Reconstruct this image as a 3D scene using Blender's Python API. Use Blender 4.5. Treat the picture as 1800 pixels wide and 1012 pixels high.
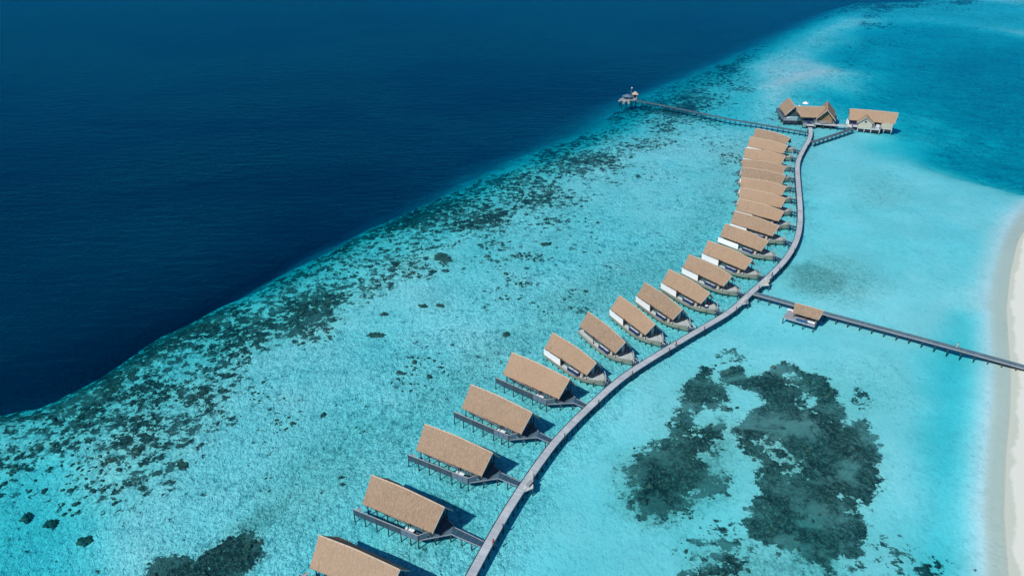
import bpy, math, random
import numpy as np
from mathutils import Vector, Matrix
random.seed(7); rng = np.random.default_rng(7)
R = math.radians
D = bpy.data
for o in list(D.objects): D.objects.remove(o)
sc = bpy.context.scene
col = sc.collection

# ------------------------------------------------------------------ camera, sky, sun, exposure
CAM_Z = 124.3; PITCH = 0.51218; FPX = 1406.92
cd = D.cameras.new('camera'); cam = D.objects.new('camera', cd); col.objects.link(cam)
cam.location = (0, 0, CAM_Z); cam.rotation_euler = (math.pi/2 - PITCH, 0, 0)
cd.sensor_width = 36; cd.lens = 36*FPX/1800; cd.clip_start = 1; cd.clip_end = 20000
sc.camera = cam
SUN_AZ, SUN_EL = R(46), R(45.5)          # direction the shadows fall, height of the sun
w = D.worlds.new('World'); sc.world = w; w.use_nodes = True
nt = w.node_tree; bg = nt.nodes['Background']
sky = nt.nodes.new('ShaderNodeTexSky'); sky.sky_type = 'NISHITA'; sky.sun_disc = False
sky.sun_elevation = SUN_EL; sky.sun_rotation = R(224); sky.altitude = 0; sky.air_density = 1.0; sky.dust_density = 0.0; sky.ozone_density = 5.0
nt.links.new(sky.outputs[0], bg.inputs[0]); bg.inputs[1].default_value = 0.068
sl = D.lights.new('sun', 'SUN'); sl.energy = 4.4; sl.angle = R(0.5); sl.color = (1, .97, .92)
so = D.objects.new('sun', sl); col.objects.link(so)
dirv = Vector((math.cos(SUN_AZ)*math.cos(SUN_EL), math.sin(SUN_AZ)*math.cos(SUN_EL), -math.sin(SUN_EL)))
so.rotation_euler = dirv.to_track_quat('-Z', 'Y').to_euler(); so.location = (-60, 20, 160)
sc.view_settings.view_transform = 'Standard'; sc.view_settings.look = 'None'
sc.view_settings.exposure = 0.0; sc.view_settings.gamma = 1
WZ = 0.8                                # water level; the shelf's sand is about z = 0

def G(u, v, z=0.0):
    """ground point (metres) seen at a survey point of the photograph, on the level z"""
    dx = (u-900)/FPX; dy = -(v-506)/FPX; c, s = math.cos(PITCH), math.sin(PITCH)
    Y = c+dy*s; Z = -s+dy*c; k = (z-CAM_Z)/Z
    return (dx*k, Y*k)

# ------------------------------------------------------------------ helpers
def tag(o, label=None, cat=None, group=None, kind=None):
    if label: o['label'] = label
    if cat: o['category'] = cat
    if group: o['group'] = group
    if kind: o['kind'] = kind
    return o
def empty(name, loc, rz=0, label=None, cat=None, group=None):
    o = D.objects.new(name, None); col.objects.link(o); o.location = loc; o.rotation_euler = (0, 0, rz)
    o.empty_display_size = .5
    return tag(o, label, cat, group)
class MB:
    def __init__(s): s.v = []; s.f = []; s.uv = []
    def face(s, idx, uv=None):
        s.f.append(tuple(idx)); s.uv.append(uv or [(0, 0)]*len(idx))
    def pts(s, P):
        n = len(s.v); s.v += [tuple(p) for p in P]; return n
    def hexa(s, P):                     # bottom four ccw, top four ccw
        n = s.pts(P)
        for q in ((3,2,1,0), (4,5,6,7), (0,1,5,4), (1,2,6,5), (2,3,7,6), (3,0,4,7)): s.face([n+i for i in q])
    def box(s, x0, x1, y0, y1, z0, z1):
        s.hexa([(x0,y0,z0),(x1,y0,z0),(x1,y1,z0),(x0,y1,z0),(x0,y0,z1),(x1,y0,z1),(x1,y1,z1),(x0,y1,z1)]); return s
    def bar(s, a, b, w, h, up=(0,0,1)):  # rectangular bar from a to b
        a, b = Vector(a), Vector(b); d = (b-a).normalized(); u = Vector(up)
        if abs(d.dot(u)) > .98: u = Vector((1,0,0))
        x = d.cross(u).normalized()*w/2; y = x.cross(d).normalized()*h/2
        s.hexa([a-x-y, a+x-y, b+x-y, b-x-y, a-x+y, a+x+y, b+x+y, b-x+y]); return s
    def tube(s, path, r, n=6):
        path = [Vector(p) for p in path]; rs = r if isinstance(r, (list, tuple)) else [r]*len(path)
        rings = []
        for i, p in enumerate(path):
            d = (path[min(i+1, len(path)-1)]-path[max(i-1, 0)]).normalized()
            u = Vector((0,0,1)) if abs(d.z) < .9 else Vector((1,0,0))
            x = d.cross(u).normalized(); y = x.cross(d).normalized()
            rings.append(s.pts([p+(x*math.cos(2*math.pi*k/n)+y*math.sin(2*math.pi*k/n))*rs[i] for k in range(n)]))
        for a, b in zip(rings, rings[1:]):
            for k in range(n): s.face([a+k, a+(k+1) % n, b+(k+1) % n, b+k])
        s.face([rings[0]+k for k in range(n)][::-1]); s.face([rings[-1]+k for k in range(n)]); return s
    def prism(s, poly, z0, z1):
        n = len(poly); z0s = z0 if isinstance(z0, (list, tuple)) else [z0]*n; z1s = z1 if isinstance(z1, (list, tuple)) else [z1]*n
        a = s.pts([(p[0], p[1], z) for p, z in zip(poly, z0s)]); b = s.pts([(p[0], p[1], z) for p, z in zip(poly, z1s)])
        s.face([a+i for i in range(n)][::-1]); s.face([b+i for i in range(n)])
        for i in range(n): j = (i+1) % n; s.face([a+i, a+j, b+j, b+i])
        return s
    def build(s, name, mat, parent=None, smooth=False, uv=False):
        me = D.meshes.new(name); me.from_pydata(s.v, [], s.f); me.materials.append(mat)
        if uv:
            l = me.uv_layers.new(name='UVMap'); flat = [c for f in s.uv for p in f for c in p]
            l.data.foreach_set('uv', flat)
        if smooth: me.polygons.foreach_set('use_smooth', [True]*len(me.polygons))
        me.update()
        o = D.objects.new(name, me); col.objects.link(o)
        if parent is not None: o.parent = parent
        return o
def copy_tree(o, parent=None):
    c = o.copy(); col.objects.link(c); c.parent = parent
    for ch in list(o.children): copy_tree(ch, c)
    return c

# ------------------------------------------------------------------ node helpers, materials
class NT:
    def __init__(s, name):
        s.m = D.materials.new(name); s.m.use_nodes = True; s.t = s.m.node_tree
        s.b = s.t.nodes['Principled BSDF']; s.out = s.t.nodes['Material Output']
    def n(s, typ, ins={}, **kw):
        x = s.t.nodes.new(typ)
        for k, v in kw.items(): setattr(x, k, v)
        for k, v in ins.items():
            if isinstance(v, bpy.types.NodeSocket): s.t.links.new(v, x.inputs[k])
            else: x.inputs[k].default_value = v
        return x
    def math(s, op, a, b=0.0, c=None, clamp=False):
        ins = {0: a, 1: b}
        if c is not None: ins[2] = c
        return s.n('ShaderNodeMath', ins, operation=op, use_clamp=clamp).outputs[0]
    def mix(s, f, a, b, mode='MIX'):
        x = s.n('ShaderNodeMix', {}, data_type='RGBA', blend_type=mode)
        for k, v in ((0, f), (6, a), (7, b)):
            if isinstance(v, bpy.types.NodeSocket): s.t.links.new(v, x.inputs[k])
            else: x.inputs[k].default_value = v if k == 0 else (tuple(v)+(1,))[:4]
        return x.outputs[2]
    def noise(s, vec, scale, detail=4, rough=.55, dist=0.0):
        return s.n('ShaderNodeTexNoise', {'Vector': vec, 'Scale': scale, 'Detail': detail, 'Roughness': rough, 'Distortion': dist}).outputs[0]
    def ramp(s, v, lo, hi, a=0.0, b=1.0):
        return s.n('ShaderNodeMapRange', {0: v, 1: lo, 2: hi, 3: a, 4: b}, interpolation_type='SMOOTHSTEP').outputs[0]
    def coord(s, scale=(1,1,1)):
        tc = s.n('ShaderNodeTexCoord').outputs['Object']
        if scale == (1,1,1): return tc
        return s.n('ShaderNodeMapping', {'Vector': tc, 'Scale': scale}).outputs[0]
    def bump(s, h, strength=.5, dist=.05):
        b = s.n('ShaderNodeBump', {'Height': h, 'Strength': strength, 'Distance': dist}).outputs[0]
        s.t.links.new(b, s.b.inputs['Normal'])
    def set(s, color=None, rough=None, **kw):
        for k, v in (('Base Color', color), ('Roughness', rough)):
            if v is None: continue
            if isinstance(v, bpy.types.NodeSocket): s.t.links.new(v, s.b.inputs[k])
            else: s.b.inputs[k].default_value = (tuple(v)+(1,))[:4] if k == 'Base Color' else v
        return s.m

def weathered(name, c, var=.25, scale=1.5, rough=.8, stretch=(1,1,1), c2=None, plank=None, bump=.3):
    t = NT(name); v = t.coord(stretch)
    a = t.noise(v, scale, 6, .65); b = t.noise(t.coord(), scale*7, 3, .6)
    f = t.math('ADD', t.math('MULTIPLY', a, .65), t.math('MULTIPLY', b, .35))
    lo = tuple(x*(1-var) for x in c); hi = tuple(min(1, x*(1+var)) for x in (c2 or c))
    cc = t.mix(t.ramp(f, .32, .68), lo, hi)
    h = f
    if plank:                            # plank = (axis index, board width)
        s = t.n('ShaderNodeSeparateXYZ', {0: t.coord()}).outputs[plank[0]]
        u = t.math('DIVIDE', s, plank[1]); fl = t.math('FLOOR', u)
        wn = t.n('ShaderNodeTexWhiteNoise', {'W': fl}, noise_dimensions='1D').outputs[0]
        gap = t.math('LESS_THAN', t.math('FRACT', u), .13)
        cc = t.mix(t.math('MULTIPLY', wn, .35), cc, tuple(x*.45 for x in c))
        cc = t.mix(t.math('MULTIPLY', gap, .75), cc, tuple(x*.2 for x in c))
    t.bump(h, bump, .03)
    return t.set(cc, rough)
def thatch_mat(name, c):
    t = NT(name); v = t.coord()
    oi = t.n('ShaderNodeObjectInfo').outputs['Random']
    off = t.n('ShaderNodeVectorMath', {0: v, 1: t.n('ShaderNodeCombineXYZ', {0: t.math('MULTIPLY', oi, 90.0), 2: t.math('MULTIPLY', oi, 37.0)}).outputs[0]}, operation='ADD').outputs[0]
    st = t.n('ShaderNodeMapping', {'Vector': off, 'Scale': (2.6, .9, .9)}).outputs[0]
    a = t.noise(off, .28, 4, .6); b = t.noise(st, 1.5, 4, .7); c_ = t.noise(off, 2.8, 5, .90)
    base = t.mix(t.ramp(a, .35, .65), tuple(x*.86 for x in c), tuple(x*1.1 for x in c))
    dk = t.mix(t.ramp(b, .34, .7), (c[0]*.68, c[1]*.66, c[2]*.60), (c[0]*1.28, c[1]*1.28, c[2]*1.3))
    base = t.mix(.72, base, dk)
    base = t.mix(t.ramp(c_, .50, .62, 0, .60), base, (c[0]*.55, c[1]*.56, c[2]*.55)); base = t.mix(t.ramp(c_, .36, .46, .40, 0), base, (c[0]*1.5, c[1]*1.5, c[2]*1.55))
    # warm and grey patches where the thatch has been renewed
    pn = t.noise(off, .55, 3, .6, .4)
    base = t.mix(t.ramp(pn, .54, .68, 0, .38), base, (c[0]*1.12, c[1]*.97, c[2]*.86))
    hue = t.mix(t.math('MULTIPLY', oi, .5), base, (c[0]*1.0, c[1]*.93, c[2]*.87))
    br = t.n('ShaderNodeCombineColor', {0: t.math('ADD', .86, t.math('MULTIPLY', oi, .24)), 1: t.math('ADD', .86, t.math('MULTIPLY', oi, .22)), 2: t.math('ADD', .86, t.math('MULTIPLY', oi, .20))}).outputs[0]
    hue = t.mix(1.0, hue, br, 'MULTIPLY')
    sm = t.n('ShaderNodeMapping', {'Vector': off, 'Scale': (.9, .16, .16)}).outputs[0]
    hue = t.mix(t.ramp(t.noise(sm, 1.2, 4, .65), .56, .72, 0, .42), hue, (c[0]*.50, c[1]*.52, c[2]*.52))
    h = t.math('ADD', t.math('MULTIPLY', b, .7), t.math('MULTIPLY', c_, .5))
    t.bump(h, .9, .12)
    return t.set(hue, .95)
M = {}
M['thatch'] = thatch_mat('thatch', (.33, .240, .170))
M['cap'] = weathered('thatch_cap', (.44, .345, .26), .25, 2.0)
M['barge'] = weathered('bargeboard', (.46, .43, .40), .2, 2.0)
M['fence'] = weathered('fence_slats', (.035, .078, .115), .35, 1.2, stretch=(1,1,.2), plank=(0, .24))
M['panel'] = weathered('fence_panel', (.10, .165, .23), .15, 1.0)
M['rail'] = weathered('pale_rail', (.34, .36, .38), .2)
M['pile'] = weathered('pile_timber', (.032, .045, .048), .5, 2.5)
M['deck'] = weathered('deck_planks', (.08, .145, .20), .25, .8, plank=(0, .3))
M['deckx'] = weathered('foredeck_planks', (.56, .61, .61), .25, .8, stretch=(.3,1,1), plank=(1, .3))
M['ramp'] = weathered('ramp_planks', (.025, .085, .15), .25, .8, plank=(0, .9))
M['hull'] = weathered('hull_timber', (.25, .265, .20), .28, .7, stretch=(.25,1,1))
M['wall'] = weathered('dark_wall', (.05, .075, .095), .3, 1.0, plank=(1, .3))
M['white'] = weathered('white_canvas', (.86, .87, .86), .04, 1.0, bump=.1)
M['cushion'] = weathered('cushion_white', (.80, .82, .85), .06, 2.0)
M['navy'] = weathered('navy_fabric', (.006, .03, .12), .35, 2.0)
M['timber'] = weathered('pale_timber', (.50, .46, .37), .2, .8, stretch=(.3,.3,3), bump=.3)
M['siding'] = weathered('cream_siding', (.56, .51, .40), .18, .8, stretch=(.2,.2,1), plank=(2, .42))
M['brown'] = weathered('brown_timber', (.24, .15, .08), .3, 1.0)
M['blue'] = weathered('blue_panel', (.01, .09, .20), .25, 1.0)
M['umbrella'] = weathered('umbrella_canvas', (.85, .84, .80), .04)
M['bollard'] = weathered('bollard_timber', (.02, .03, .04), .4)
M['red'] = weathered('red_cloth', (.50, .02, .03), .2)
M['cream'] = weathered('cream_cloth', (.70, .62, .50), .15)
M['skin'] = weathered('skin', (.30, .16, .10), .1)
M['hair'] = weathered('dark_hair', (.015, .01, .008), .2)
M['trouser'] = weathered('dark_trousers', (.03, .035, .05), .2)
t = NT('glass'); t.b.inputs['Metallic'].default_value = 0; M['glass'] = t.set((.03, .12, .15), .08)
t = NT('pale_glass'); M['paleglass'] = t.set((.28, .50, .55), .2)
# main jetty deck: planks run across, sections between bents differ
t = NT('jetty_planks'); uv = t.n('ShaderNodeUVMap').outputs[0]
s_ = t.n('ShaderNodeSeparateXYZ', {0: uv}).outputs
pl = t.math('DIVIDE', s_[0], .20); wn = t.n('ShaderNodeTexWhiteNoise', {'W': t.math('FLOOR', pl)}, noise_dimensions='1D').outputs[0]
sec = t.math('DIVIDE', s_[0], 3.3); ws = t.n('ShaderNodeTexWhiteNoise', {'W': t.math('FLOOR', sec)}, noise_dimensions='1D').outputs[0]
seam = t.math('LESS_THAN', t.math('FRACT', sec), .05)
wea = t.noise(t.coord(), .22, 7, .75)
cc = t.mix(t.ramp(wea, .35, .65), (.42, .475, .53), (.58, .635, .69))
cc = t.mix(t.math('MULTIPLY', wn, .34), cc, (.17, .19, .225))
cc = t.mix(t.math('MULTIPLY', ws, .36), cc, (.30, .34, .39))
cc = t.mix(t.math('MULTIPLY', seam, .5), cc, (.55, .57, .60))
cc = t.mix(t.math('MULTIPLY', t.math('LESS_THAN', t.math('FRACT', pl), .12), .5), cc, (.08, .09, .11))
M['jetty'] = t.set(cc, .75)
t = NT('side_planks'); uv = t.n('ShaderNodeUVMap').outputs[0]; s_ = t.n('ShaderNodeSeparateXYZ', {0: uv}).outputs
pl = t.math('DIVIDE', s_[0], .2); wn = t.n('ShaderNodeTexWhiteNoise', {'W': t.math('FLOOR', pl)}, noise_dimensions='1D').outputs[0]
wn2 = t.n('ShaderNodeTexWhiteNoise', {'W': t.math('FLOOR', t.math('DIVIDE', s_[0], 1.2))}, noise_dimensions='1D').outputs[0]
cc = t.mix(wn, (.075, .14, .185), (.13, .205, .255)); cc = t.mix(t.math('MULTIPLY', wn2, .5), cc, (.06, .115, .155))
M['side'] = t.set(cc, .8)

# ------------------------------------------------------------------ seabed and water fields
def axis(lo, f0, f1, hi, step, grow=1.06):
    a = list(np.arange(f0, f1+1e-6, step)); x, s = f1, step
    while x < hi: s = min(s*grow, 160); x += s; a.append(x)
    b = []; x, s = f0, step
    while x > lo: s = min(s*grow, 160); x -= s; b.append(x)
    return np.array(b[::-1]+a)
XS = axis(-4200, -135, 215, 4200, .8, 1.035); YS = axis(-2500, 98, 425, 5200, .8, 1.02)
GX, GY = np.meshgrid(XS, YS); P = np.stack([GX.ravel(), GY.ravel()], -1)
def vnoise(P, scale, seed, octs=4, rough=.5):
    out = np.zeros(len(P)); amp = 1; tot = 0
    for o in range(octs):
        r = np.random.default_rng(seed*31+o); tab = r.random((256, 256))
        q = P*scale*(2**o)+r.random(2)*100; i = np.floor(q).astype(int); f = q-i; f = f*f*(3-2*f)
        a = tab[i[:, 0] % 256, i[:, 1] % 256]; b = tab[(i[:, 0]+1) % 256, i[:, 1] % 256]
        c = tab[i[:, 0] % 256, (i[:, 1]+1) % 256]; d = tab[(i[:, 0]+1) % 256, (i[:, 1]+1) % 256]
        out += amp*((a*(1-f[:, 0])+b*f[:, 0])*(1-f[:, 1])+(c*(1-f[:, 0])+d*f[:, 0])*f[:, 1]); tot += amp; amp *= rough
    return out/tot
def sdf(P, poly):
    """signed distance to a closed polygon on the ground, positive inside"""
    poly = np.array(poly, float); d2 = np.full(len(P), 1e18); ins = np.zeros(len(P), bool)
    for a, b in zip(poly, np.roll(poly, -1, 0)):
        e = b-a; w_ = P-a; tt = np.clip((w_@e)/(e@e+1e-12), 0, 1); q = w_-tt[:, None]*e
        d2 = np.minimum(d2, (q**2).sum(1))
        c = ((a[1] <= P[:, 1]) != (b[1] <= P[:, 1]))
        with np.errstate(divide='ignore', invalid='ignore'):
            xi = a[0]+(P[:, 1]-a[1])/(b[1]-a[1]+1e-30)*(b[0]-a[0])
        ins ^= c & (P[:, 0] < xi)
    return np.where(ins, 1, -1)*np.sqrt(d2)
def ss(x, a, b):
    t_ = np.clip((x-a)/(b-a), 0, 1); return t_*t_*(3-2*t_)
def W(pts, z=.4): return [G(u, v, z) for u, v in pts]
def z4(pts): return W([(1050+a/2.456, 600+b/2.456) for a, b in pts])

EDGE = W([(-900,830),(-400,765),(0,716),(60,703),(135,667),(195,633),(300,571),(400,522),(500,470),(600,415),(640,395),(760,345),(860,296),(960,250),(1060,213),(1100,182),(1160,147),(1250,113),(1350,70),(1420,36),(1470,14),(1510,-3),(1560,-3),(1630,-6),(1690,-16),(1740,-18),(1800,-14),(2300,8)])
DEEP = EDGE+[(4300, 900), (4300, 5300), (-4300, 5300), (-4300, 60)]
CHAN = W([(1425,190),(1385,172),(1410,158),(1478,150),(1500,128),(1440,112),(1420,92),(1475,52),(1560,30),(1640,34),(1720,44),(1800,60),(2300,110),(2500,420),(1800,345),(1740,322),(1680,305),(1620,285),(1592,262),(1585,240),(1540,218),(1475,213)])
BEACH = W([(1836,350),(1802,392),(1783,425),(1770,480),(1763,540),(1766,600),(1770,650),(1768,720),(1760,800),(1756,900),(1763,1012),(1771,1200),(2600,1200),(2600,350)], .8)
def fields(P):
    wob = (vnoise(P, 1/14, 3, 4)-.5)*9
    dd = sdf(P, DEEP)
    lagoon_side = None
    big = vnoise(P, 1/45, 5, 4)-.5; mid = vnoise(P, 1/9, 6, 4)-.5
    d = .8+big*.55+mid*.25
    fz = ss(P[:, 1], 150, 420)                              # the rim is wider and softer to the north
    dw = dd+wob*(.35+.8*fz)
    rim = 9+16*fz
    d += 3.0*ss(dw, -rim, 5)+np.clip(dw-1, 0, 60)*(.75-.35*fz)+.7*ss(dw, -40, -8)
    cw = sdf(P, CHAN)+wob*1.1
    soft = 13+12*ss(P[:, 1], 300, 450)
    chv = vnoise(P, 1/60, 9, 4)
    cd_ = ss(cw, -soft*.45, soft*1.2)
    d += cd_*(1-ss(dw, -14, 0))*(2.7+1.5*ss(cw, 5, 90)+2.6*(chv-.45)+2.6*mid)
    nb = sdf(P, W([(1560,262),(1640,292),(1720,312),(1800,335),(1800,322),(1720,297),(1640,275),(1590,240)]))
    d += .8*ss(nb+wob, -18, 6)
    bar = sdf(P, W([(1330,150),(1395,132),(1470,117),(1478,124),(1420,139),(1380,148),(1335,158)]))
    d -= .25*ss(bar+wob*.3, -5, 2)
    d -= .30*ss(sdf(P, W([(1287,160),(1300,115),(1360,104),(1440,108),(1470,118),(1400,150),(1370,180)]))+wob, -8, 8)
    d -= .5*ss(sdf(P, W([(1350,82),(1370,66),(1450,28),(1475,22),(1440,48),(1390,74)]))+wob*1.3, -6, 6)
    d += 1.5*ss(sdf(P, W([(1510,30),(1530,8),(1700,0),(1830,12),(2400,60),(2400,100),(1800,52),(1640,32)])), -15, 10)
    st = sdf(P, W([(1690,560),(1730,560),(1735,640),(1735,760),(1738,900),(1745,1080),(1640,1080),(1660,900),(1650,760),(1640,640)]))
    d += .9*ss(st+big*10, -9, 5)
    st2 = sdf(P, W([(0,860),(60,840),(120,930),(120,1050),(-200,1050),(-200,860)])); d += 1.0*ss(st2, -14, 6)
    up = sdf(P, W([(1130,165),(1250,130),(1320,120),(1340,150),(1320,190),(1300,222),(1200,200),(1120,180)])); d += .8*ss(up+wob, -12, 8)
    bs = sdf(P, BEACH)
    d = np.minimum(d, np.where(bs > -14, (-.02)+(-bs)*.085+mid*.06, 99)) if False else d
    k = ss(bs, -13, -1); d = d*(1-k)+k*.10
    d = np.where(bs > 0, .10-bs*.10, d); d = np.maximum(d, -1.6)
    # cover of coral and seagrass
    prof = ss(dw, -46, -18)*(1-ss(dw, -2, 8))
    cl_ = (vnoise(P, 1/20, 88, 3)-.5)
    reef = prof*(.55+.7*cl_+.22*ss(dw, -14, -3)*(1-fz))+ss(dw, -88, -40)*(1-ss(dw, -36, -18))*(.30+1.1*cl_)
    reef += .10*ss(dw, -120, -70)*(1-ss(dw, -70, -60))
    up2 = ss(sdf(P, W([(900,330),(1050,225),(1160,175),(1290,205),(1270,260),(1190,330),(1060,360),(950,400)]))+wob, -10, 10)
    reef = np.maximum(reef, up2*(.28+1.0*cl_))
    reef += .16*ss(dw, -150, -90)*(1-ss(dw, -90, -60))*ss(cl_, .02, .15)
    ne = sdf(P, W([(1380,60),(1500,20),(1500,60),(1430,110),(1390,160),(1320,140)])); reef *= 1-.8*ss(ne, -20, 5)
    grass = .16+0*dd
    pv2 = ss(vnoise(P, 1/13, 77, 4), .36, .60)
    def add(poly, amt, s_in, s_out, wamp=1.0, into='r'):
        nonlocal reef, grass
        v = amt*ss(sdf(P, poly)+(wob*.4+mid*5)*wamp, -s_out, s_in)
        if into == 'r': reef = np.maximum(reef, v*(1.0+.20*pv2))
        else: grass = np.maximum(grass, v)
    add(W([(235,1040),(258,1000),(280,983),(318,980),(345,990),(368,966),(395,946),(430,940),(455,950),(450,975),(425,1000),(400,1030)]), 1.0, 1.5, 2.5, .5)
    add(z4([(340,222),(355,180),(385,145),(440,100),(490,100),(505,160),(575,180),(600,205),(560,235),(560,270),(610,290),(600,320),(540,325),(500,290),(440,300),(420,360),(330,400),(318,320)]), 1.0, 4, 4, .8)
    add(z4([(240,425),(320,380),(430,385),(500,400),(520,460),(470,500),(505,560),(560,545),(570,600),(545,650),(470,650),(425,665),(405,715),(345,738),(262,758),(195,745),(150,690),(115,620),(100,550),(155,480)]), 1.0, 6, 5, .7)
    add(z4([(440,360),(560,340),(560,420),(440,440)]), .85, 2, 2, 1)
    add(z4([(318,300),(430,320),(430,420),(330,430),(225,470),(235,415),(300,385)]), .86, 4, 4, .8)
    add(z4([(480,560),(575,560),(560,640),(460,655)]), .9, 3, 3, .6)
    add(z4([(510,440),(555,440),(560,600),(520,600)]), .85, 2, 2, 1)
    main = [(585,192),(525,135),(570,100),(625,95),(650,145),(720,112),(760,80),(800,70),(860,85),(885,112),(955,125),(1000,160),(1050,195),(1040,250),(1075,295),(1092,342),(1140,312),(1185,322),(1190,365),(1245,455),(1228,500),(1218,640),(1190,688),(1152,722),(1180,820),(1162,870),(1166,935),(1080,942),(1000,960),(900,930),(800,905),(700,880),(640,835),(628,760),(655,660),(700,645),(668,600),(690,520),(640,490),(578,440),(572,372),(640,305),(720,255),(650,215)]
    add(z4(main), 1.0, 3, 2.2, .55)
    holes = [([(880,230),(940,250),(935,300),(890,290)], 2), ([(790,440),(880,500),(900,560),(830,590),(790,520)], 5), ([(980,620),(1090,660),(1080,730),(1010,720)], 5), ([(700,420),(760,420),(790,520),(720,480)], 6), ([(550,200),(620,200),(700,235),(630,300),(590,330),(500,330),(510,300),(590,300),(600,240)], 1.5), ([(1010,340),(1080,350),(1060,380)], 3), ([(780,130),(840,130),(830,190),(790,180)], 4)]
    for h, s_ in holes:
        v = ss(sdf(P, z4(h))+mid*6, -s_*1.3, s_); reef *= 1-.60*v
    add(z4([(420,930),(520,830),(620,830),(650,960),(600,1060),(440,1060)]), .66, 8, 10, 1.2)
    add(z4([(600,860),(900,920),(1160,930),(1180,990),(1060,1080),(1000,990),(700,900)]), .6, 5, 8, 1.2)
    add(z4([(1200,920),(1351,900),(1560,960),(1560,1060),(1300,1060)]), .60, 4, 8, 1.4)
    add(z4([(1120,210),(1150,200),(1165,290),(1130,290)]), .55, 2, 4, 1.2)
    add(z4([(520,40),(600,20),(640,70),(560,90)]), .52, 3, 6, 1.2)
    add(W([(1375,470),(1430,430),(1520,440),(1590,500),(1560,545),(1480,552),(1400,520)]), .42, 12, 9, 1, 'g')
    add(W([(1385,470),(1425,455),(1500,480),(1500,515),(1430,520),(1385,500)]), .62, 6, 8, 1, 'g')
    add(W([(1480,310),(1560,290),(1620,330),(1600,370),(1500,370)]), .42, 20, 20, 1, 'g')
    add(W([(1440,640),(1560,620),(1600,700),(1500,720)]), .35, 10, 20, 1, 'g')
    add(W([(1130,650),(1180,700),(1170,790),(1120,740)]), .38, 8, 12, 1, 'g')
    add(W([(430,860),(560,740),(700,690),(760,640),(900,560),(1000,480),(1150,430),(1220,360),(1260,250),(1320,230),(1290,380),(1180,520),(950,620),(800,740),(620,900),(520,960),(430,930)]), .42, 12, 16, 1, 'g')
    add(W([(650,980),(720,860),(820,760),(900,690),(1000,640),(1080,600),(1100,640),(960,740),(880,840),(820,960),(760,1020)]), .40, 8, 10, 1, 'g')
    add(z4([(320,300),(450,300),(500,400),(450,450),(240,440),(90,520),(90,680),(180,780),(300,780),(440,680),(580,660),(600,500),(560,330)]), .72, 8, 9, 1, 'g')
    add(z4([(560,420),(700,380),(900,420),(1100,700),(1000,800),(640,860),(420,900),(420,1060),(1100,1060),(1100,940)]), .55, 8, 9, 1, 'g')
    add(W([(410,925),(470,880),(520,870),(490,910),(440,935)]), .6, 4, 6, 1, 'g')
    for (u, v, r1, r2) in ((500,560,60,26),(690,360,50,22),(745,470,60,24),(560,470,50,22),(380,640,60,30),(200,720,60,34),(60,640+120,60,30),(1010,270,60,20),(1020,540,26,12),(860,430,40,14),(930,450,40,14)):
        c = np.array(G(u, v, .4)); e1 = np.array(G(u+r1, v, .4))-c; e2 = np.array(G(u, v-r2, .4))-c
        q = P-c; k_ = np.hypot(q@e1/(e1@e1), q@e2/(e2@e2)); reef = np.maximum(reef, .50*(1-ss(k_+mid*.8, .5, 1.2)))
    beach = ss(bs, -14, 2)
    lag = sdf(P, W([(840,1040),(950,850),(1080,680),(1300,520),(1400,400),(1420,220),(1600,235),(1800,330),(2300,500),(2300,1200),(900,1200)]))
    calm = ss(lag, -3, 10)
    grass = grass*(1-.5*calm*(grass < .2))
    return d, np.clip(reef*(1-beach), 0, 1.25), np.clip(grass*(1-beach), 0, 1), calm, dw
dep, reef, grass, calm, dw_ = fields(P)
nx, ny = len(XS), len(YS)
def grid_mesh(name, Z, mat, keep=None, keep2=None):
    me = D.meshes.new(name); me.vertices.add(nx*ny)
    me.vertices.foreach_set('co', np.stack([P[:, 0], P[:, 1], Z], -1).astype(np.float32).ravel())
    i, j = np.meshgrid(np.arange(nx-1), np.arange(ny-1)); a = (j*nx+i).ravel()
    F = np.stack([a, a+1, a+1+nx, a+nx], -1)
    if keep is not None: F = F[keep[F].any(1)]
    if keep2 is not None: F = F[~keep2[F].any(1)]
    me.loops.add(F.size); me.loops.foreach_set('vertex_index', F.astype(np.int32).ravel())
    me.polygons.add(len(F)); me.polygons.foreach_set('loop_start', (np.arange(len(F))*4).astype(np.int32)); me.polygons.foreach_set('loop_total', np.full(len(F), 4, np.int32))
    me.polygons.foreach_set('use_smooth', np.ones(len(F), bool))
    me.update(calc_edges=True)
    me.materials.append(mat)
    at = me.attributes.new('mask', 'FLOAT_COLOR', 'POINT')
    at.data.foreach_set('color', np.stack([reef, grass, calm, dep/100], -1).astype(np.float32).ravel())
    o = D.objects.new(name, me); col.objects.link(o); return tag(o, kind='structure')
# seabed: sand, coral cover, seagrass
t = NT('seabed'); v = t.coord(); at = t.n('ShaderNodeAttribute', attribute_name='mask')
rgb = t.n('ShaderNodeSeparateColor', {0: at.outputs['Color']}).outputs; reefS, grassS, calmS = rgb[0], rgb[1], rgb[2]
vs = t.coord((1, .75, 1)); dS = t.math('MULTIPLY', at.outputs['Alpha'], 100.0)
n1 = t.noise(v, .40, 8, .66, .3); n2 = t.noise(vs, .42, 8, .92); n3 = t.noise(vs, 1.35, 5, .90); n0 = t.noise(v, .035, 5, .6); n4 = t.noise(v, 1.1, 6, .70); n5 = t.noise(v, .11, 6, .65)
spk = t.math('SUBTRACT', 1.0, t.math('MULTIPLY', calmS, .74))
cloud = t.ramp(t.math('ADD', t.math('MULTIPLY', n5, .6), t.math('MULTIPLY', n0, .4)), .43, .57, .12, .92)
sand = t.mix(t.ramp(n0, .35, .65), (.72, .83, .81), (.92, .95, .92))
sand = t.mix(t.math('MULTIPLY', t.ramp(n3, .47, .55), t.math('MULTIPLY', spk, .66)), sand, (.19, .48, .52))  # speckle of light refracted by surface ripples, put into the sand colour
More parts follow.
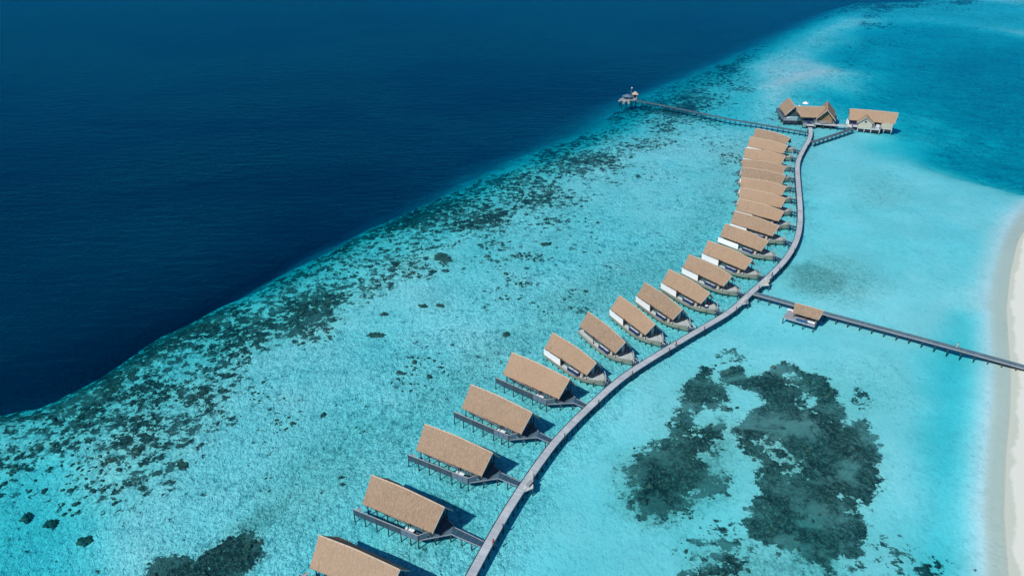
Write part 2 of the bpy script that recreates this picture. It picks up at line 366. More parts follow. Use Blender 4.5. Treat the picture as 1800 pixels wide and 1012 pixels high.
sand = t.mix(t.math('MULTIPLY', t.ramp(n2, .48, .58), t.math('MULTIPLY', spk, cloud)), sand, (.09, .33, .38))
sand = t.mix(t.math('MULTIPLY', calmS, .75), sand, t.mix(1.0, sand, (.80, .80, .82), 'MULTIPLY'))
# seagrass and rubble freckles
gr = t.math('ADD', t.math('MULTIPLY', n2, .5), t.math('MULTIPLY', n3, .5))
gm = t.ramp(t.math('ADD', gr, t.math('MULTIPLY', grassS, .30)), .58, .74)
sand = t.mix(t.math('MULTIPLY', grassS, .62), sand, (.36, .47, .44))
sand = t.mix(t.math('MULTIPLY', gm, .70), sand, (.12, .21, .20))
# the beach and the shallows beside it are duller
sand = t.mix(t.math('MULTIPLY', t.ramp(dS, .30, .04, 0, .95), t.n('ShaderNodeClamp', {0: t.math('MULTIPLY', t.math('SUBTRACT', 430.0, t.n('ShaderNodeSeparateXYZ', {0: v}).outputs[1]), .02)}).outputs[0]), sand, t.mix(t.ramp(t.math('ADD', dS, t.math('MULTIPLY', t.math('SUBTRACT', n5, .5), .5)), -.10, -.20), (.50, .55, .48), (.66, .68, .62)))
# coral
vor = t.n('ShaderNodeTexVoronoi', {'Vector': t.n('ShaderNodeVectorMath', {0: v, 1: t.n('ShaderNodeVectorMath', {0: t.n('ShaderNodeTexNoise', {'Vector': v, 'Scale': .8, 'Detail': 3}).outputs[1], 1: (1.6, 1.6, 0)}, operation='MULTIPLY').outputs[0]}, operation='ADD').outputs[0], 'Scale': .36}, feature='F1').outputs[0]
rv = t.ramp(t.math('ADD', t.math('MULTIPLY', n1, .55), t.math('MULTIPLY', n4, .45)), .36, .64)
rv = t.math('ADD', t.math('MULTIPLY', rv, .62), t.math('MULTIPLY', t.ramp(vor, .05, .80, 1.0, 0.0), .38))
rm = t.ramp(t.math('ADD', t.math('ADD', rv, t.math('MULTIPLY', t.math('SUBTRACT', n2, .5), 1.1)), reefS), .95, 1.05)
rm = t.math('MULTIPLY', rm, t.ramp(reefS, .03, .12))
cor = t.mix(t.math('MULTIPLY', t.ramp(n5, .36, .62), t.math('ADD', .35, t.math('MULTIPLY', calmS, .65))), (.012, .032, .040), (.080, .120, .118))
cor = t.mix(t.ramp(n3, .50, .60, 0, .62), cor, (.27, .36, .34))
brn = t.noise(v, .9, 4, .7); cor = t.mix(t.ramp(brn, .56, .66, 0, .60), cor, (.38, .25, .19))
cor = t.mix(t.ramp(n2, .42, .56, .85, 0), cor, (.010, .024, .026))
thin = t.noise(v, .075, 6, .7, .3)
cc = t.mix(t.math('MULTIPLY', rm, t.math('MAXIMUM', t.ramp(thin, .40, .52, .72, .98), t.math('MULTIPLY', t.math('SUBTRACT', 1.0, calmS), .86))), sand, cor)
t.bump(t.math('ADD', t.math('MULTIPLY', n3, .5), t.math('MULTIPLY', rm, n2)), .5, .25)
M['seabed'] = t.set(cc, .95); t.b.inputs['Specular IOR Level'].default_value = 0
M['coralm'] = None
seabed = grid_mesh('seabed', WZ-dep, M['seabed'], keep=dep > .02)
beach = grid_mesh('beach', WZ-dep, M['seabed'], keep2=dep > .02)
# coral lumps share the look of the coral cover
t = NT('coral'); v = t.n('ShaderNodeNewGeometry').outputs['Position']; n2 = t.noise(v, 1.3, 5, .7); n3 = t.noise(v, 3.0, 3, .65); brn = t.noise(v, .6, 3, .6)
cor = t.mix(t.ramp(n2, .36, .66), (.028, .05, .048), (.085, .12, .10)); cor = t.mix(t.ramp(n3, .58, .72, 0, .7), cor, (.30, .32, .27))
cor = t.mix(t.ramp(brn, .56, .66, 0, .65), cor, (.38, .22, .16)); t.bump(n3, .6, .1); M['coral'] = t.set(cor, .95)

# water: absorbs red first, scatters blue where it is deep, mirrors a little sky
t = NT('water'); t.t.nodes.remove(t.b); v = t.coord()
at = t.n('ShaderNodeAttribute', attribute_name='mask'); dpt = t.math('MAXIMUM', t.math('MULTIPLY', at.outputs['Alpha'], 100.0), 0.0)
def trans(k): return t.math('POWER', math.exp(-k), dpt)
T = t.n('ShaderNodeCombineColor', {0: trans(.74), 1: trans(.052), 2: trans(.026)}).outputs[0]
tr = t.n('ShaderNodeBsdfTransparent', {'Color': T}).outputs[0]
big = t.noise(v, .006, 4, .6)
wv = t.coord((1, .75, 1))
wn1 = t.noise(wv, .8, 4, .62, .3); wn2 = t.noise(wv, 3.2, 2, .6); wn3 = t.noise(v, .09, 3, .5)
hgt = t.math('ADD', t.math('MULTIPLY', wn1, .8), t.math('ADD', t.math('MULTIPLY', wn2, .22), t.math('MULTIPLY', wn3, .6)))
sw = t.noise(t.coord((.45, 1.3, 1)), .22, 5, .7, .4); wind = t.noise(t.coord((.5, 1, 1)), .012, 5, .65, .8)
open_ = t.ramp(dpt, .8, 6.0, 0, 1); calmW = t.n('ShaderNodeSeparateColor', {0: at.outputs['Color']}).outputs[2]
hgt = t.math('ADD', hgt, t.math('MULTIPLY', sw, t.math('MULTIPLY', open_, 2.1)))
stg = t.math('MULTIPLY', t.math('ADD', .70, t.math('MULTIPLY', open_, .3)), t.math('MULTIPLY', t.ramp(wind, .36, .64, .55, 1.0), t.math('SUBTRACT', 1.0, t.math('MULTIPLY', calmW, t.math('SUBTRACT', .5, t.math('MULTIPLY', open_, .5))))))
nb = t.n('ShaderNodeBump', {'Height': hgt, 'Strength': stg, 'Distance': .30}).outputs[0]
sc_c = t.mix(t.ramp(t.noise(v, .005, 4, .6), .35, .65), (.0, .016, .044), (.0, .027, .063))
scat = t.n('ShaderNodeBsdfDiffuse', {'Color': sc_c, 'Normal': nb}).outputs[0]
op = t.math('SUBTRACT', 1.0, t.math('POWER', math.exp(-.055), t.math('MAXIMUM', t.math('SUBTRACT', dpt, .8), 0.0)))
body = t.n('ShaderNodeMixShader', {0: op, 1: tr, 2: scat}).outputs[0]
gl = t.n('ShaderNodeBsdfGlossy', {'Color': (.015, .44, .90, 1), 'Roughness': .12, 'Normal': nb}).outputs[0]
fr = t.n('ShaderNodeFresnel', {'IOR': 1.33, 'Normal': nb}).outputs[0]
fin = t.n('ShaderNodeMixShader', {0: fr, 1: body, 2: gl}).outputs[0]
t.t.links.new(fin, t.out.inputs[0]); M['water'] = t.m
water = grid_mesh('water', np.full(len(P), WZ), M['water'], keep=dep > -.3)

# ------------------------------------------------------------------ coral
def lump(mb, x, y, z, r, h, seed):
    n, m = 10, 4; rr = random.Random(seed); ph = [rr.random()*6.28 for _ in range(4)]
    base = mb.pts([(x, y, z+h)]); rings = []; J = [rr.uniform(.7, 1.25) for _ in range(n)]
    for j in range(1, m+1):
        a = j/m*math.pi/2
        rings.append(mb.pts([(x+r*math.sin(a)*math.cos(k/n*6.283)*(J[k]+.25*math.sin(2*k/n*6.283+ph[0])),
                              y+r*math.sin(a)*math.sin(k/n*6.283)*(J[k]+.25*math.sin(2*k/n*6.283+ph[0])),
                              z+h*math.cos(a)*(1+.5*rr.uniform(-1, 1))) for k in range(n)]))
    for k in range(n): mb.face([base, rings[0]+k, rings[0]+(k+1) % n])
    for a, b in zip(rings, rings[1:]):
        for k in range(n): mb.face([a+k, b+k, b+(k+1) % n, a+(k+1) % n])
C2 = rng.random((26000, 2)); cand = np.stack([C2[:, 0]*330-120, C2[:, 1]*330+98], -1)
cd2, cr2, _, _, cw2 = fields(cand); cn = vnoise(cand, .09, 44, 4)
sel = (cr2 > .22) & (cn+cr2*.5 > .76) & (cd2 < 3.5) & ((cw2 > -90) | (rng.random(len(cn)) < .25))
mb = MB()
for i, (x, y) in enumerate(cand[sel][:6500]):
    r = random.uniform(.15, .55)*(1.6 if random.random() < .12 else 1); dz = cd2[sel][i]
    lump(mb, x, y, WZ-dz-.05, r, min(r*.7, dz*.7), i)
cr = mb.build('coral_reef', M['coral'], smooth=True); tag(cr, 'dark broken coral lying along the edge of the reef and in the lagoon patches', 'coral', kind='stuff')
heads = [(661,588,2.3,'largest round dark coral head lying alone on the pale sand shelf'),(778,452,3.6,'broad dark coral head nearest the ragged reef band, mid shelf'),
 (857,450,1.2,'small blackish coral head just right of the broad dark one'),(675,552,1.5,'grey brown coral head above the largest round one'),
 (745,538,1.7,'pale brown coral head right of the reef band, upper of a loose pair'),(774,537,1.5,'dark coral head beside the pale brown one, right of a loose pair'),
 (890,587,1.5,'dark flat coral head closest to the row of boat villas'),(568,729,.9,'tiny reddish coral head in the middle of the pale sand'),
 (320,815,1.6,'dark coral head with a tail of rubble in open sand, lower left'),(195,808,1.6,'crescent shaped dark coral head right of the lower left reef'),
 (88,915,1.8,'mottled oval coral head near the lower left corner'),(150,947,2.0,'smooth black coral head with a blurred side, lower left'),
 (45,905,1.6,'mottled coral head beside the lower left corner pair, leftmost'),(600,838,.7,'upper of two small dark coral heads left of the second thatched villa'),(602,850,.6,'lower of two small dark coral heads left of the second thatched villa'),
 (1000,347,2.0,'flat teal coral head far up the shelf, right of the reef band'),(960,428,2.2,'ragged coral head midway between the reef band and far boat villas')]
hp = [G(u, v, .1) for u, v, _, _ in heads]; hd = fields(np.array(hp))[0]
for (u, v_, r, lab), (x, y), dz in zip(heads, hp, hd):
    mb = MB()
    el = random.uniform(0, 3.14); es = random.uniform(1.25, 1.8)
    lump(mb, 0, 0, 0, r*.72, min(dz*.4, r*.35), 3)
    for k in range(int(22+r*22)):
        a = random.random()*6.28; q = min(abs(random.gauss(0, .36)), .66)*r; qx, qy = q*math.cos(a)*es/1.1, q*math.sin(a)/1.25; cx_, cy_ = qx*math.cos(el)-qy*math.sin(el), qx*math.sin(el)+qy*math.cos(el); lump(mb, cx_, cy_, 0, random.uniform(.08, .25)*r+.1, random.uniform(.25, .6)*min(dz*.8, r), k+int(u))
    o = mb.build('coral_head', M['coral'], smooth=True); o.location = (x, y, WZ-dz-.03)
    tag(o, lab, 'coral', 'lone coral heads on the sand')

# ------------------------------------------------------------------ roofs
def gable_roof(parent, L, sL, sR, WL, WR, hL, hR, z, bump=0, tmax=.5, name='roof', nx_=40, ny_=9, th=.28, caps=True, seed=1, wbulge=0, barge=True):
    """thatched gable roof: ridge along x, eaves at level z"""
    rr = random.Random(seed); mb = MB()
    def pt(t_, s, side):                # t along 0..1, s 0 ridge..1 eave
        k = bump*((t_/tmax)**.9 if t_ < tmax else ((1-t_)/(1-tmax))**.9); k = min(k, bump*.93)
        xr = -L/2+L*t_; xe = -L/2+sL+(L-sL-sR)*t_
        zr = hL+(hR-hL)*t_+k; we = WL+(WR-WL)*t_+wbulge*math.sin(math.pi*t_)
        sag = -.12*math.sin(math.pi*s)*min(1, we/3)
        return [xr*(1-s)+xe*s, side*we*s, z+zr*(1-s)+sag]
    for side in (-1, 1):
        top = []; bot = []
        for i in range(nx_+1):
            for j in range(ny_+1):
                p = pt(i/nx_, j/ny_, side); jt = .05
                if j == ny_: p[1] += side*rr.uniform(-.06, .09); p[2] += rr.uniform(-.06, .04)
                if i in (0, nx_): p[0] += rr.uniform(-.12, .12)
                if 0 < j: p[2] += rr.uniform(-jt, jt)*.6
                top.append(tuple(p)); bot.append((p[0]*.995, p[1]*.985, p[2]-th*(1 if j < ny_ else .8)))
        a = mb.pts(top); b = mb.pts(bot); st = ny_+1
        for i in range(nx_):
            for j in range(ny_):
                q = [i*st+j, (i+1)*st+j, (i+1)*st+j+1, i*st+j+1]
                if side == 1: mb.face([a+k for k in q]); mb.face([b+k for k in q[::-1]])
                else: mb.face([a+k for k in q[::-1]]); mb.face([b+k for k in q])
            mb.face([a+i*st+ny_, a+(i+1)*st+ny_, b+(i+1)*st+ny_, b+i*st+ny_])
        for j in range(ny_):
            for i in (0, nx_): mb.face([a+i*st+j, a+i*st+j+1, b+i*st+j+1, b+i*st+j])
    o = mb.build(name, M['thatch'], parent, smooth=False)
    if caps:
        mb = MB(); prev = None
        for i in range(25):
            t_ = i/24; a_, b_ = pt(t_, .035, -1), pt(t_, .035, 1); c_ = pt(t_, 0, 1); c_[2] += .09
            a_[2] += .05; b_[2] += .05
            n = mb.pts([a_, c_, b_])
            if prev is not None: mb.face([prev, n, n+1, prev+1]); mb.face([prev+1, n+1, n+2, prev+2])
            prev = n
        mb.build('ridge_cap', M['cap'], o)
    if barge:
        for t_ in (1,):
            for side in (-1, 1):
                mb = MB(); sg = -.06 if t_ == 0 else .06
                A_ = pt(t_, -.01, side); B_ = pt(t_, 1.03, side)
                mb.bar((A_[0]+sg, A_[1], A_[2]-.10), (B_[0]+sg, B_[1], B_[2]-.12), .10, .26)
                mb.build('bargeboard', M['barge'], o)
    return o
def house_body(parent, x0, x1, y0, y1, z0, zw, zr, mat, name='wall'):
    """walls with gable ends closed to the ridge"""
    mb = MB(); ym = (y0+y1)/2
    a = mb.pts([(x0,y0,z0),(x1,y0,z0),(x1,y1,z0),(x0,y1,z0),(x0,y0,zw),(x1,y0,zw),(x1,y1,zw),(x0,y1,zw),(x0,ym,zr),(x1,ym,zr)])
    for q in ((0,1,5,4),(2,3,7,6),(1,2,6,9,5),(3,0,4,8,7),(3,2,1,0),(4,5,9,8),(7,8,9,6)): mb.face([a+i for i in q])
    return mb.build(name, mat, parent)
def piles(parent, pts, z1, r=.13, z0=-.6, mat='pile', name='pile'):
    for x, y in pts:
        mb = MB(); mb.tube([(x, y, z0), (x+random.uniform(-.03, .03), y, z1)], [r*1.05, r], 7); mb.build(name, M[mat], parent, smooth=True)

# ------------------------------------------------------------------ main jetty
Z3 = lambda L_: [(800+a/3.242, 700+b/3.242) for a, b in L_]
left_px = [(790,1062),(817,1012)]+Z3([(172,800),(265,640),(350,510),(440,380),(540,245),(640,140),(720,62)])+[(1078.1,667.7),(1120,639),(1175.2,605.9),(1229.5,573.9),(1280,545.2),(1308.1,518),(1340.1,490.5),(1359.7,471.6),(1375.7,454.7),(1391.7,430),(1399.5,406),(1402.0,380),(1400.7,348.3),(1398.8,328.6),(1397.0,300),(1397.4,289.1),(1399.6,279.2),(1408.5,261.4),(1417.5,247),(1421.5,235),(1420,223)]
JZ = 2.15
def smooth_path(p, it=2):
    p = [Vector(x) for x in p]
    for _ in range(it):
        q = [p[0]]
        for a, b in zip(p, p[1:]): q += [a*.75+b*.25, a*.25+b*.75]
        p = q+[p[-1]]
    return p
JL = smooth_path([G(u, v, JZ) for u, v in left_px]); JW = 1.95
def resample(path, step):
    out = [path[0].copy()]; acc = 0
    for a, b in zip(path, path[1:]):
        L_ = (b-a).length; s = step-acc
        while s <= L_: out.append(a.lerp(b, s/L_)); s += step
        acc = (acc+L_) % step
    return out
def walkway(parent, pathL, width, z, mat, step=1.1, th=.16, kerb=None, name='deck'):
    """deck along a path given by its left edge; returns the right edge and normals"""
    p = resample(pathL, step); n = len(p); nr = []
    for i in range(n):
        d = (p[min(i+1, n-1)]-p[max(i-1, 0)]).normalized(); nr.append(Vector((d.y, -d.x)))
    r = [a+b*width for a, b in zip(p, nr)]; mb = MB()
    for i in range(n-1):
        a = mb.pts([(*p[i], z), (*r[i], z), (*r[i+1], z), (*p[i+1], z), (*p[i], z-th), (*r[i], z-th), (*r[i+1], z-th), (*p[i+1], z-th)])
        u0, u1 = i*step, (i+1)*step
        mb.face([a, a+1, a+2, a+3], [(u0, 0), (u0, width), (u1, width), (u1, 0)])
        mb.face([a+7, a+6, a+5, a+4]); mb.face([a+1, a+5, a+6, a+2], [(u0+.5*0, 0)]*4); mb.face([a+3, a+7, a+4, a])
        if i in (0, n-2): mb.face([a, a+4, a+5, a+1] if i == 0 else [a+2, a+6, a+7, a+3])
    mb.build(name, mat, parent, uv=True)
    return p, r, nr
jet = empty('jetty', (0, 0, 0), label='long curving grey plank jetty that links all the villas', cat='jetty')
jp, jr, jn = walkway(jet, JL, JW, JZ, M['jetty'], step=.84)
def strip(path, z0, w_, h, mat, parent, name, off=0.0, normals=None):
    mb = MB(); pts = [a+(b*off if normals else Vector((0, 0))) for a, b in zip(path, normals or path)]
    for a, b in zip(pts, pts[1:]): mb.bar((*a, z0+h/2), (*b, z0+h/2), w_, h)
    return mb.build(name, mat, parent)
strip(jp, JZ+.004, .12, .10, M['bollard'], jet, 'kerb', .04, jn)
strip(jr, JZ+.004, .12, .08, M['rail'], jet, 'kerb', -.04, jn)
strip(jp, JZ-.55, .14, .36, M['pile'], jet, 'beam', .25, jn); strip(jr, JZ-.55, .14, .36, M['pile'], jet, 'beam', -.22, jn)
nb_ = 0; rest = MB()
for i in range(2, len(jp)-1, 3):
    for k, (q, s) in enumerate(((jr[i], -.12), (jp[i], .12))):
        x, y = q+jn[i]*s
        if k == 0 and nb_ < 98:
            piles(jet, [(x, y)], JZ-.2, .14); nb_ += 1
        else: rest.tube([(x, y, -.5), (x, y, JZ-.2)], .14, 6)
tag(rest.build('pile', M['pile'], jet), kind='stuff')
for i in range(6, len(jp)-4, 19):
    mb = MB(); x, y = jr[i]+jn[i]*.12; mb.tube([(x, y, .2), (x, y, JZ+1.05)], [.13, .11], 7); mb.tube([(x, y, JZ+1.05), (x, y, JZ+1.2)], [.16, .05], 7)
    mb.build('post', M['bollard'], jet, smooth=True)
# three wedge-shaped platforms on the lagoon side
for pl_ in ([(934.5,821),(937.3,838.8),(937.3,857.3),(918.8,865),(915,868)], [(1312.5,517),(1314,525.9),(1316,532),(1301,536.6),(1294,540)], [(1347,486),(1349,493),(1352.6,501),(1338,502.8),(1331,509)]):
    g = [Vector(G(u, v, JZ)) for u, v in pl_]; c = sum(g, Vector((0, 0)))/len(g)
    mb = MB(); mb.prism([tuple(q) for q in g][::-1], JZ-.18, JZ+.006); o = mb.build('viewing_platform', M['deckx'], jet)
    piles(o, [tuple(g[1]*.93+c*.07), tuple(g[2]*.93+c*.07), tuple(g[3]*.93+c*.07)], JZ-.2, .13)
def hit_jetty(x, y, dx, dy):
    best = None
    for a, b in zip(jp, jp[1:]):
        ex, ey = b-a; den = dx*ey-dy*ex
        if abs(den) < 1e-9: continue
        s = ((a.x-x)*ey-(a.y-y)*ex)/den; u = ((a.x-x)*dy-(a.y-y)*dx)/den
        if s > 0 and 0 <= u <= 1 and (best is None or s < best): best = s
    return best

# ------------------------------------------------------------------ thatched villas on stilts
ORD = ['nearest', 'second nearest', 'third nearest', 'fourth nearest', 'farthest']
villas = [(-28.623, 105.904, -.466), (-21.397, 121.961, -.527), (-12.025, 138.366, -.559), (-2.697, 152.81, -.638), (7.066, 166.299, -.687)]
def fy(x): return -5.95+(x+9.7)*.85/15.8          # the fence line
def make_villa():
    o = empty('stilt_villa', (0, 0, 0))
    gable_roof(o, 18.46, .69, .64, 4.35, 3.56, 4.18, 4.18, 4.3, bump=.45, tmax=.45, seed=3)
    house_body(o, -7.6, 7.2, -2.5, 2.6, 2.1, 5.2, 7.6, M['wall'])
    mb = MB(); mb.box(-8.0, 7.4, -2.6, 3.3, 1.85, 2.1); mb.build('floor', M['deck'], o)
    mb = MB(); mb.prism([(1.7,-5.25),(6.05,-5.02),(10.8,-.42),(9.9,1.8),(7.4,2.7),(7.4,-3.3),(1.7,-3.3)], 1.86, 2.08); mb.build('deck', M['deck'], o)
    d_ = MB(); d_.box(7.2, 7.26, -.6, .8, 2.1, 4.3); dd_ = d_.build('door', M['glass'], o); h = MB(); h.box(7.26, 7.32, .55, .65, 3.0, 3.3); h.build('handle', M['rail'], dd_)
    for y0 in (-2.2, 1.3):
        w_ = MB(); w_.box(7.2, 7.25, y0, y0+.9, 2.7, 4.2); w_.build('window', M['glass'], o)
    for x0 in (-5.5, -2.5, .5, 3.4):
        w_ = MB(); w_.box(x0, x0+1.8, -2.56, -2.5, 2.2, 4.1); ww = w_.build('window', M['glass'], o)
        f = MB(); [f.box(x0+a, x0+a+.08, -2.6, -2.56, 2.2, 4.1) for a in (0, .86, 1.72)]; f.build('frame', M['rail'], ww)
    xs = [-9.66, -6.92, -4.05, -1.17, 1.87]
    for a, b in zip(xs, xs[1:]):
        mb = MB(); mb.bar((a+.03, fy(a), 2.75), (b-.03, fy(b), 2.75), .07, 1.6); mb.build('fence', M['fence'], o)
    for a, b in ((1.87, 3.35), (3.35, 4.75), (4.75, 6.1)):
        mb = MB(); mb.bar((a+.04, fy(a), 2.75), (b-.02, fy(b), 2.75), .07, 1.6); mb.build('fence', M['panel'], o)
    mb = MB(); mb.bar((6.15, fy(6.1), 2.75), (7.2, -3.35, 2.75), .07, 1.6); mb.build('fence', M['panel'], o)
    mb = MB(); mb.bar((-9.75, fy(-9.75), 3.6), (6.15, fy(6.15), 3.6), .16, .09); mb.bar((6.15, fy(6.15), 3.6), (7.25, -3.3, 3.6), .16, .09); mb.build('handrail', M['rail'], o)
    mb = MB(); mb.bar((-9.75, fy(-9.75)+.4, 1.93), (1.8, fy(1.8)+.4, 1.93), .55, .12); mb.build('walk_board', M['pile'], o)
    piles(o, [(x, fy(x)) for x in xs+[6.1]], 3.62, .12); piles(o, [(4.17, fy(4.17))], 1.9, .14)
    piles(o, [(x, -3.15) for x in (-8.3, -5.9, -3.2, -.5, 2.2)], 4.4, .14)
    piles(o, [(x, 3.1) for x in (-8.3, -3.2, 2.2, 7.0)], 1.9, .14)
    piles(o, [(10.62, -.35), (8.4, -2.5), (9.9, 1.6)], 1.9, .13)
    for x, y in ((-8.5, 3.2), (7.7, -2.8), (7.7, 2.8)):
        mb = MB(); mb.box(x-.1, x+.1, y-.1, y+.1, 2.1, 4.6); mb.build('post', M['pile'], o)
    mb = MB()
    for x in (-8.2, -5.5, -2.8): mb.bar((x, -3.2, 3.6), (x+2.5, -3.2, 2.3), .09, .09)
    mb.build('brace', M['pile'], o)
    mb = MB(); mb.bar((-8.6, -3.25, 3.1), (1.5, -3.25, 3.1), .08, .08); mb.build('balustrade', M['rail'], o)
    mb = MB()
    for s in (-.3, .3): mb.bar((-9.9, -4.3+s, 2.5), (-10.4, -4.3+s, .2), .06, .06)
    for k in range(6): mb.bar((-9.95-k*.08, -4.6, 2.1-k*.35), (-9.95-k*.08, -4.0, 2.1-k*.35), .05, .05)
    mb.box(-9.9, -9.2, -4.7, -3.9, 2.0, 2.1); mb.build('swim_ladder', M['rail'], o)
    # kerbs round the landing
    mb = MB(); mb.bar((6.15, -5.02, 2.14), (10.8, -.42, 2.14), .1, .12); mb.bar((9.9, 1.8, 2.14), (7.4, 2.75, 2.14), .1, .12); mb.build('kerb', M['rail'], o)
    return o
v0 = make_villa()
def daybed(name, label, group, mat, size, cushions):
    L_, Wd, H_ = size; o = empty(name, (0, 0, 0), label=label, cat='daybed', group=group)
    mb = MB(); mb.box(-L_/2, L_/2, -Wd/2, Wd/2, .08, H_*.6)
    for x in (-L_/2+.1, L_/2-.1):
        for y in (-Wd/2+.1, Wd/2-.1): mb.box(x-.05, x+.05, y-.05, y+.05, 0, .08)
    mb.build('base', M['navy' if mat == 'navy' else 'panel'], o)
    mb = MB(); mb.box(-L_/2+.05, L_/2-.05, -Wd/2+.25*(mat == 'navy'), Wd/2-.05, H_*.6, H_*.6+.18); mb.build('mattress', M['navy' if mat == 'navy' else 'cushion'], o)
    if mat == 'navy':
        mb = MB(); mb.box(-L_/2, L_/2, -Wd/2, -Wd/2+.22, H_*.6, H_+.25); mb.build('backrest', M['navy'], o)
        mb = MB(); mb.box(L_/2-.1, L_/2+.12, -Wd/2+.23, Wd/2, H_*.6, H_+.2); mb.build('armrest', M['bollard'], o)
    for a, b in cushions:
        mb = MB(); x0, x1 = a*L_-L_/2, b*L_-L_/2; y0 = -Wd/2+.25
        z = H_*.6+.2; mb.hexa([(x0,y0,z),(x1,y0,z),(x1,y0+.62,z),(x0,y0+.62,z),(x0+.05,y0,z+.42),(x1-.05,y0,z+.42),(x1-.05,y0+.5,z+.30),(x0+.05,y0+.5,z+.30)])
        mb.build('cushion', M['cushion'], o)
    return o
dayv = daybed('daybed', 'x', 'white daybeds on the villa decks', 'white', (1.9, 1.1, .75), [(0, .3)])
def local(o, x, y, z): 
    c, s = math.cos(o.rotation_euler.z), math.sin(o.rotation_euler.z)
    return (o.location.x+c*x-s*y, o.location.y+s*x+c*y, o.location.z+z)
for i, (x, y, a) in enumerate(villas):
    o = v0 if i == 0 else copy_tree(v0)
    o.location = (x, y, 0); o.rotation_euler = (0, 0, a)
    o['label'] = ['thatched stilt villa cut off by the bottom edge, nearest of the five with grey fences', 'second nearest fenced stilt villa, its gangway ends beside the person in red', 'middle one of five fenced stilt villas, its gangway ends near the wedge platform', 'fourth nearest thatched stilt villa, a lighter triangle of thatch at its right end', 'farthest of the five fenced stilt villas, next to the first boat shaped villa'][i]
    o['category'] = 'villa'; o['group'] = 'thatched stilt villas with fences'
    # walkway to the jetty, cut to the length it needs
    for yy in (0,):
        c, s = math.cos(a), math.sin(a)
        def reach(x0, y0):
            X, Y, _ = local(o, x0, y0, 0); return x0+(hit_jetty(X, Y, c, s) or 7)
        xa, xb = reach(10.8, -.25), reach(9.9, 1.32)
        wk = empty('gangway', (x, y, 0), a, label=f'sloping blue grey gangway joining the {ORD[i]} fenced stilt villa to the jetty', cat='gangway', group='gangways of the stilt villas')
        mb = MB(); n = 8; A_ = [(10.8, -.42, 2.08), (xa, -.25, 2.12)]; B_ = [(9.9, 1.8, 2.08), (xb, 1.32, 2.12)]
        pr = None
        for k in range(n+1):
            u = k/n; p_ = [A_[0][j]+(A_[1][j]-A_[0][j])*u for j in range(3)]; q_ = [B_[0][j]+(B_[1][j]-B_[0][j])*(u**.8) for j in range(3)]
            if u < 1: q_[1] -= .35*math.sin(min(1, u*2)*math.pi)*0+.28*(1-(1-u)**3)*(1-u)
            m_ = mb.pts([p_, q_, (p_[0], p_[1], p_[2]-.14), (q_[0], q_[1], q_[2]-.14)])
            if pr is not None:
                mb.face([pr, m_, m_+1, pr+1]); mb.face([pr+2, pr+3, m_+3, m_+2]); mb.face([pr, pr+2, m_+2, m_]); mb.face([pr+1, m_+1, m_+3, pr+3])
            pr = m_
        mb.build('deck', M['ramp'], wk)
        mb = MB(); mb.bar((10.8, -.42, 2.2), (xa, -.25, 2.24), .09, .12); mb.build('kerb', M['rail'], wk)
        mb = MB(); mb.bar((10.5, 1.5, 2.18), (xb, 1.32, 2.22), .09, .12); mb.build('kerb', M['rail'], wk)
        piles(wk, [(13.2, -.2), (15.5, -.12), (13.0, 1.25), (15.4, 1.3)], 2.0, .12)
    dv = dayv if i == 0 else copy_tree(dayv)
    dv.location = local(o, 3.3, -4.1, 2.09); dv.rotation_euler = (0, 0, a+.05)
    dv['label'] = f'white daybed under the eave on the deck of the {ORD[i]} fenced stilt villa'

# ------------------------------------------------------------------ boat-shaped villas
boats = [(16.29,176.356,-.926),(25.89,186.66,-1.057),(35.499,195.814,-1.092),(44.352,203.751,-1.067),(53.589,212.53,-.996),(62.208,222.91,-.936),(70.915,233.382,-.88),(79.736,246.705,-.878),(86.134,258.001,-.785),(91.066,269.959,-.693),(94.799,281.278,-.594),(98.133,292.607,-.529),(101.23,303.938,-.515),(104.136,313.787,-.462),(108.15,326.836,-.563),(113.492,340.422,-.691),(118.552,351.748,-.819)]
BN = ['nearest', 'second nearest', 'third nearest', 'fourth nearest', 'fifth nearest', 'sixth nearest', 'seventh nearest', 'eighth nearest', 'ninth nearest', 'tenth nearest', 'eleventh nearest', 'twelfth nearest', 'thirteenth nearest', 'fourteenth nearest', 'fifteenth nearest', 'second farthest', 'farthest']
ST = [(-8.7, 3.35, 0), (-6, 3.6, 0), (-3, 3.68, 0), (0, 3.66, 0), (2.5, 3.5, .02), (4.5, 3.3, .2), (6.2, 3.1, .45), (7.6, 2.62, .75), (9.0, 1.8, 1.05), (10.1, 1.0, 1.25), (10.8, .22, 1.35)]
def sheer(x): return 2.10+(.32*((x-4)/6.8)**2 if x > 4 else 0)
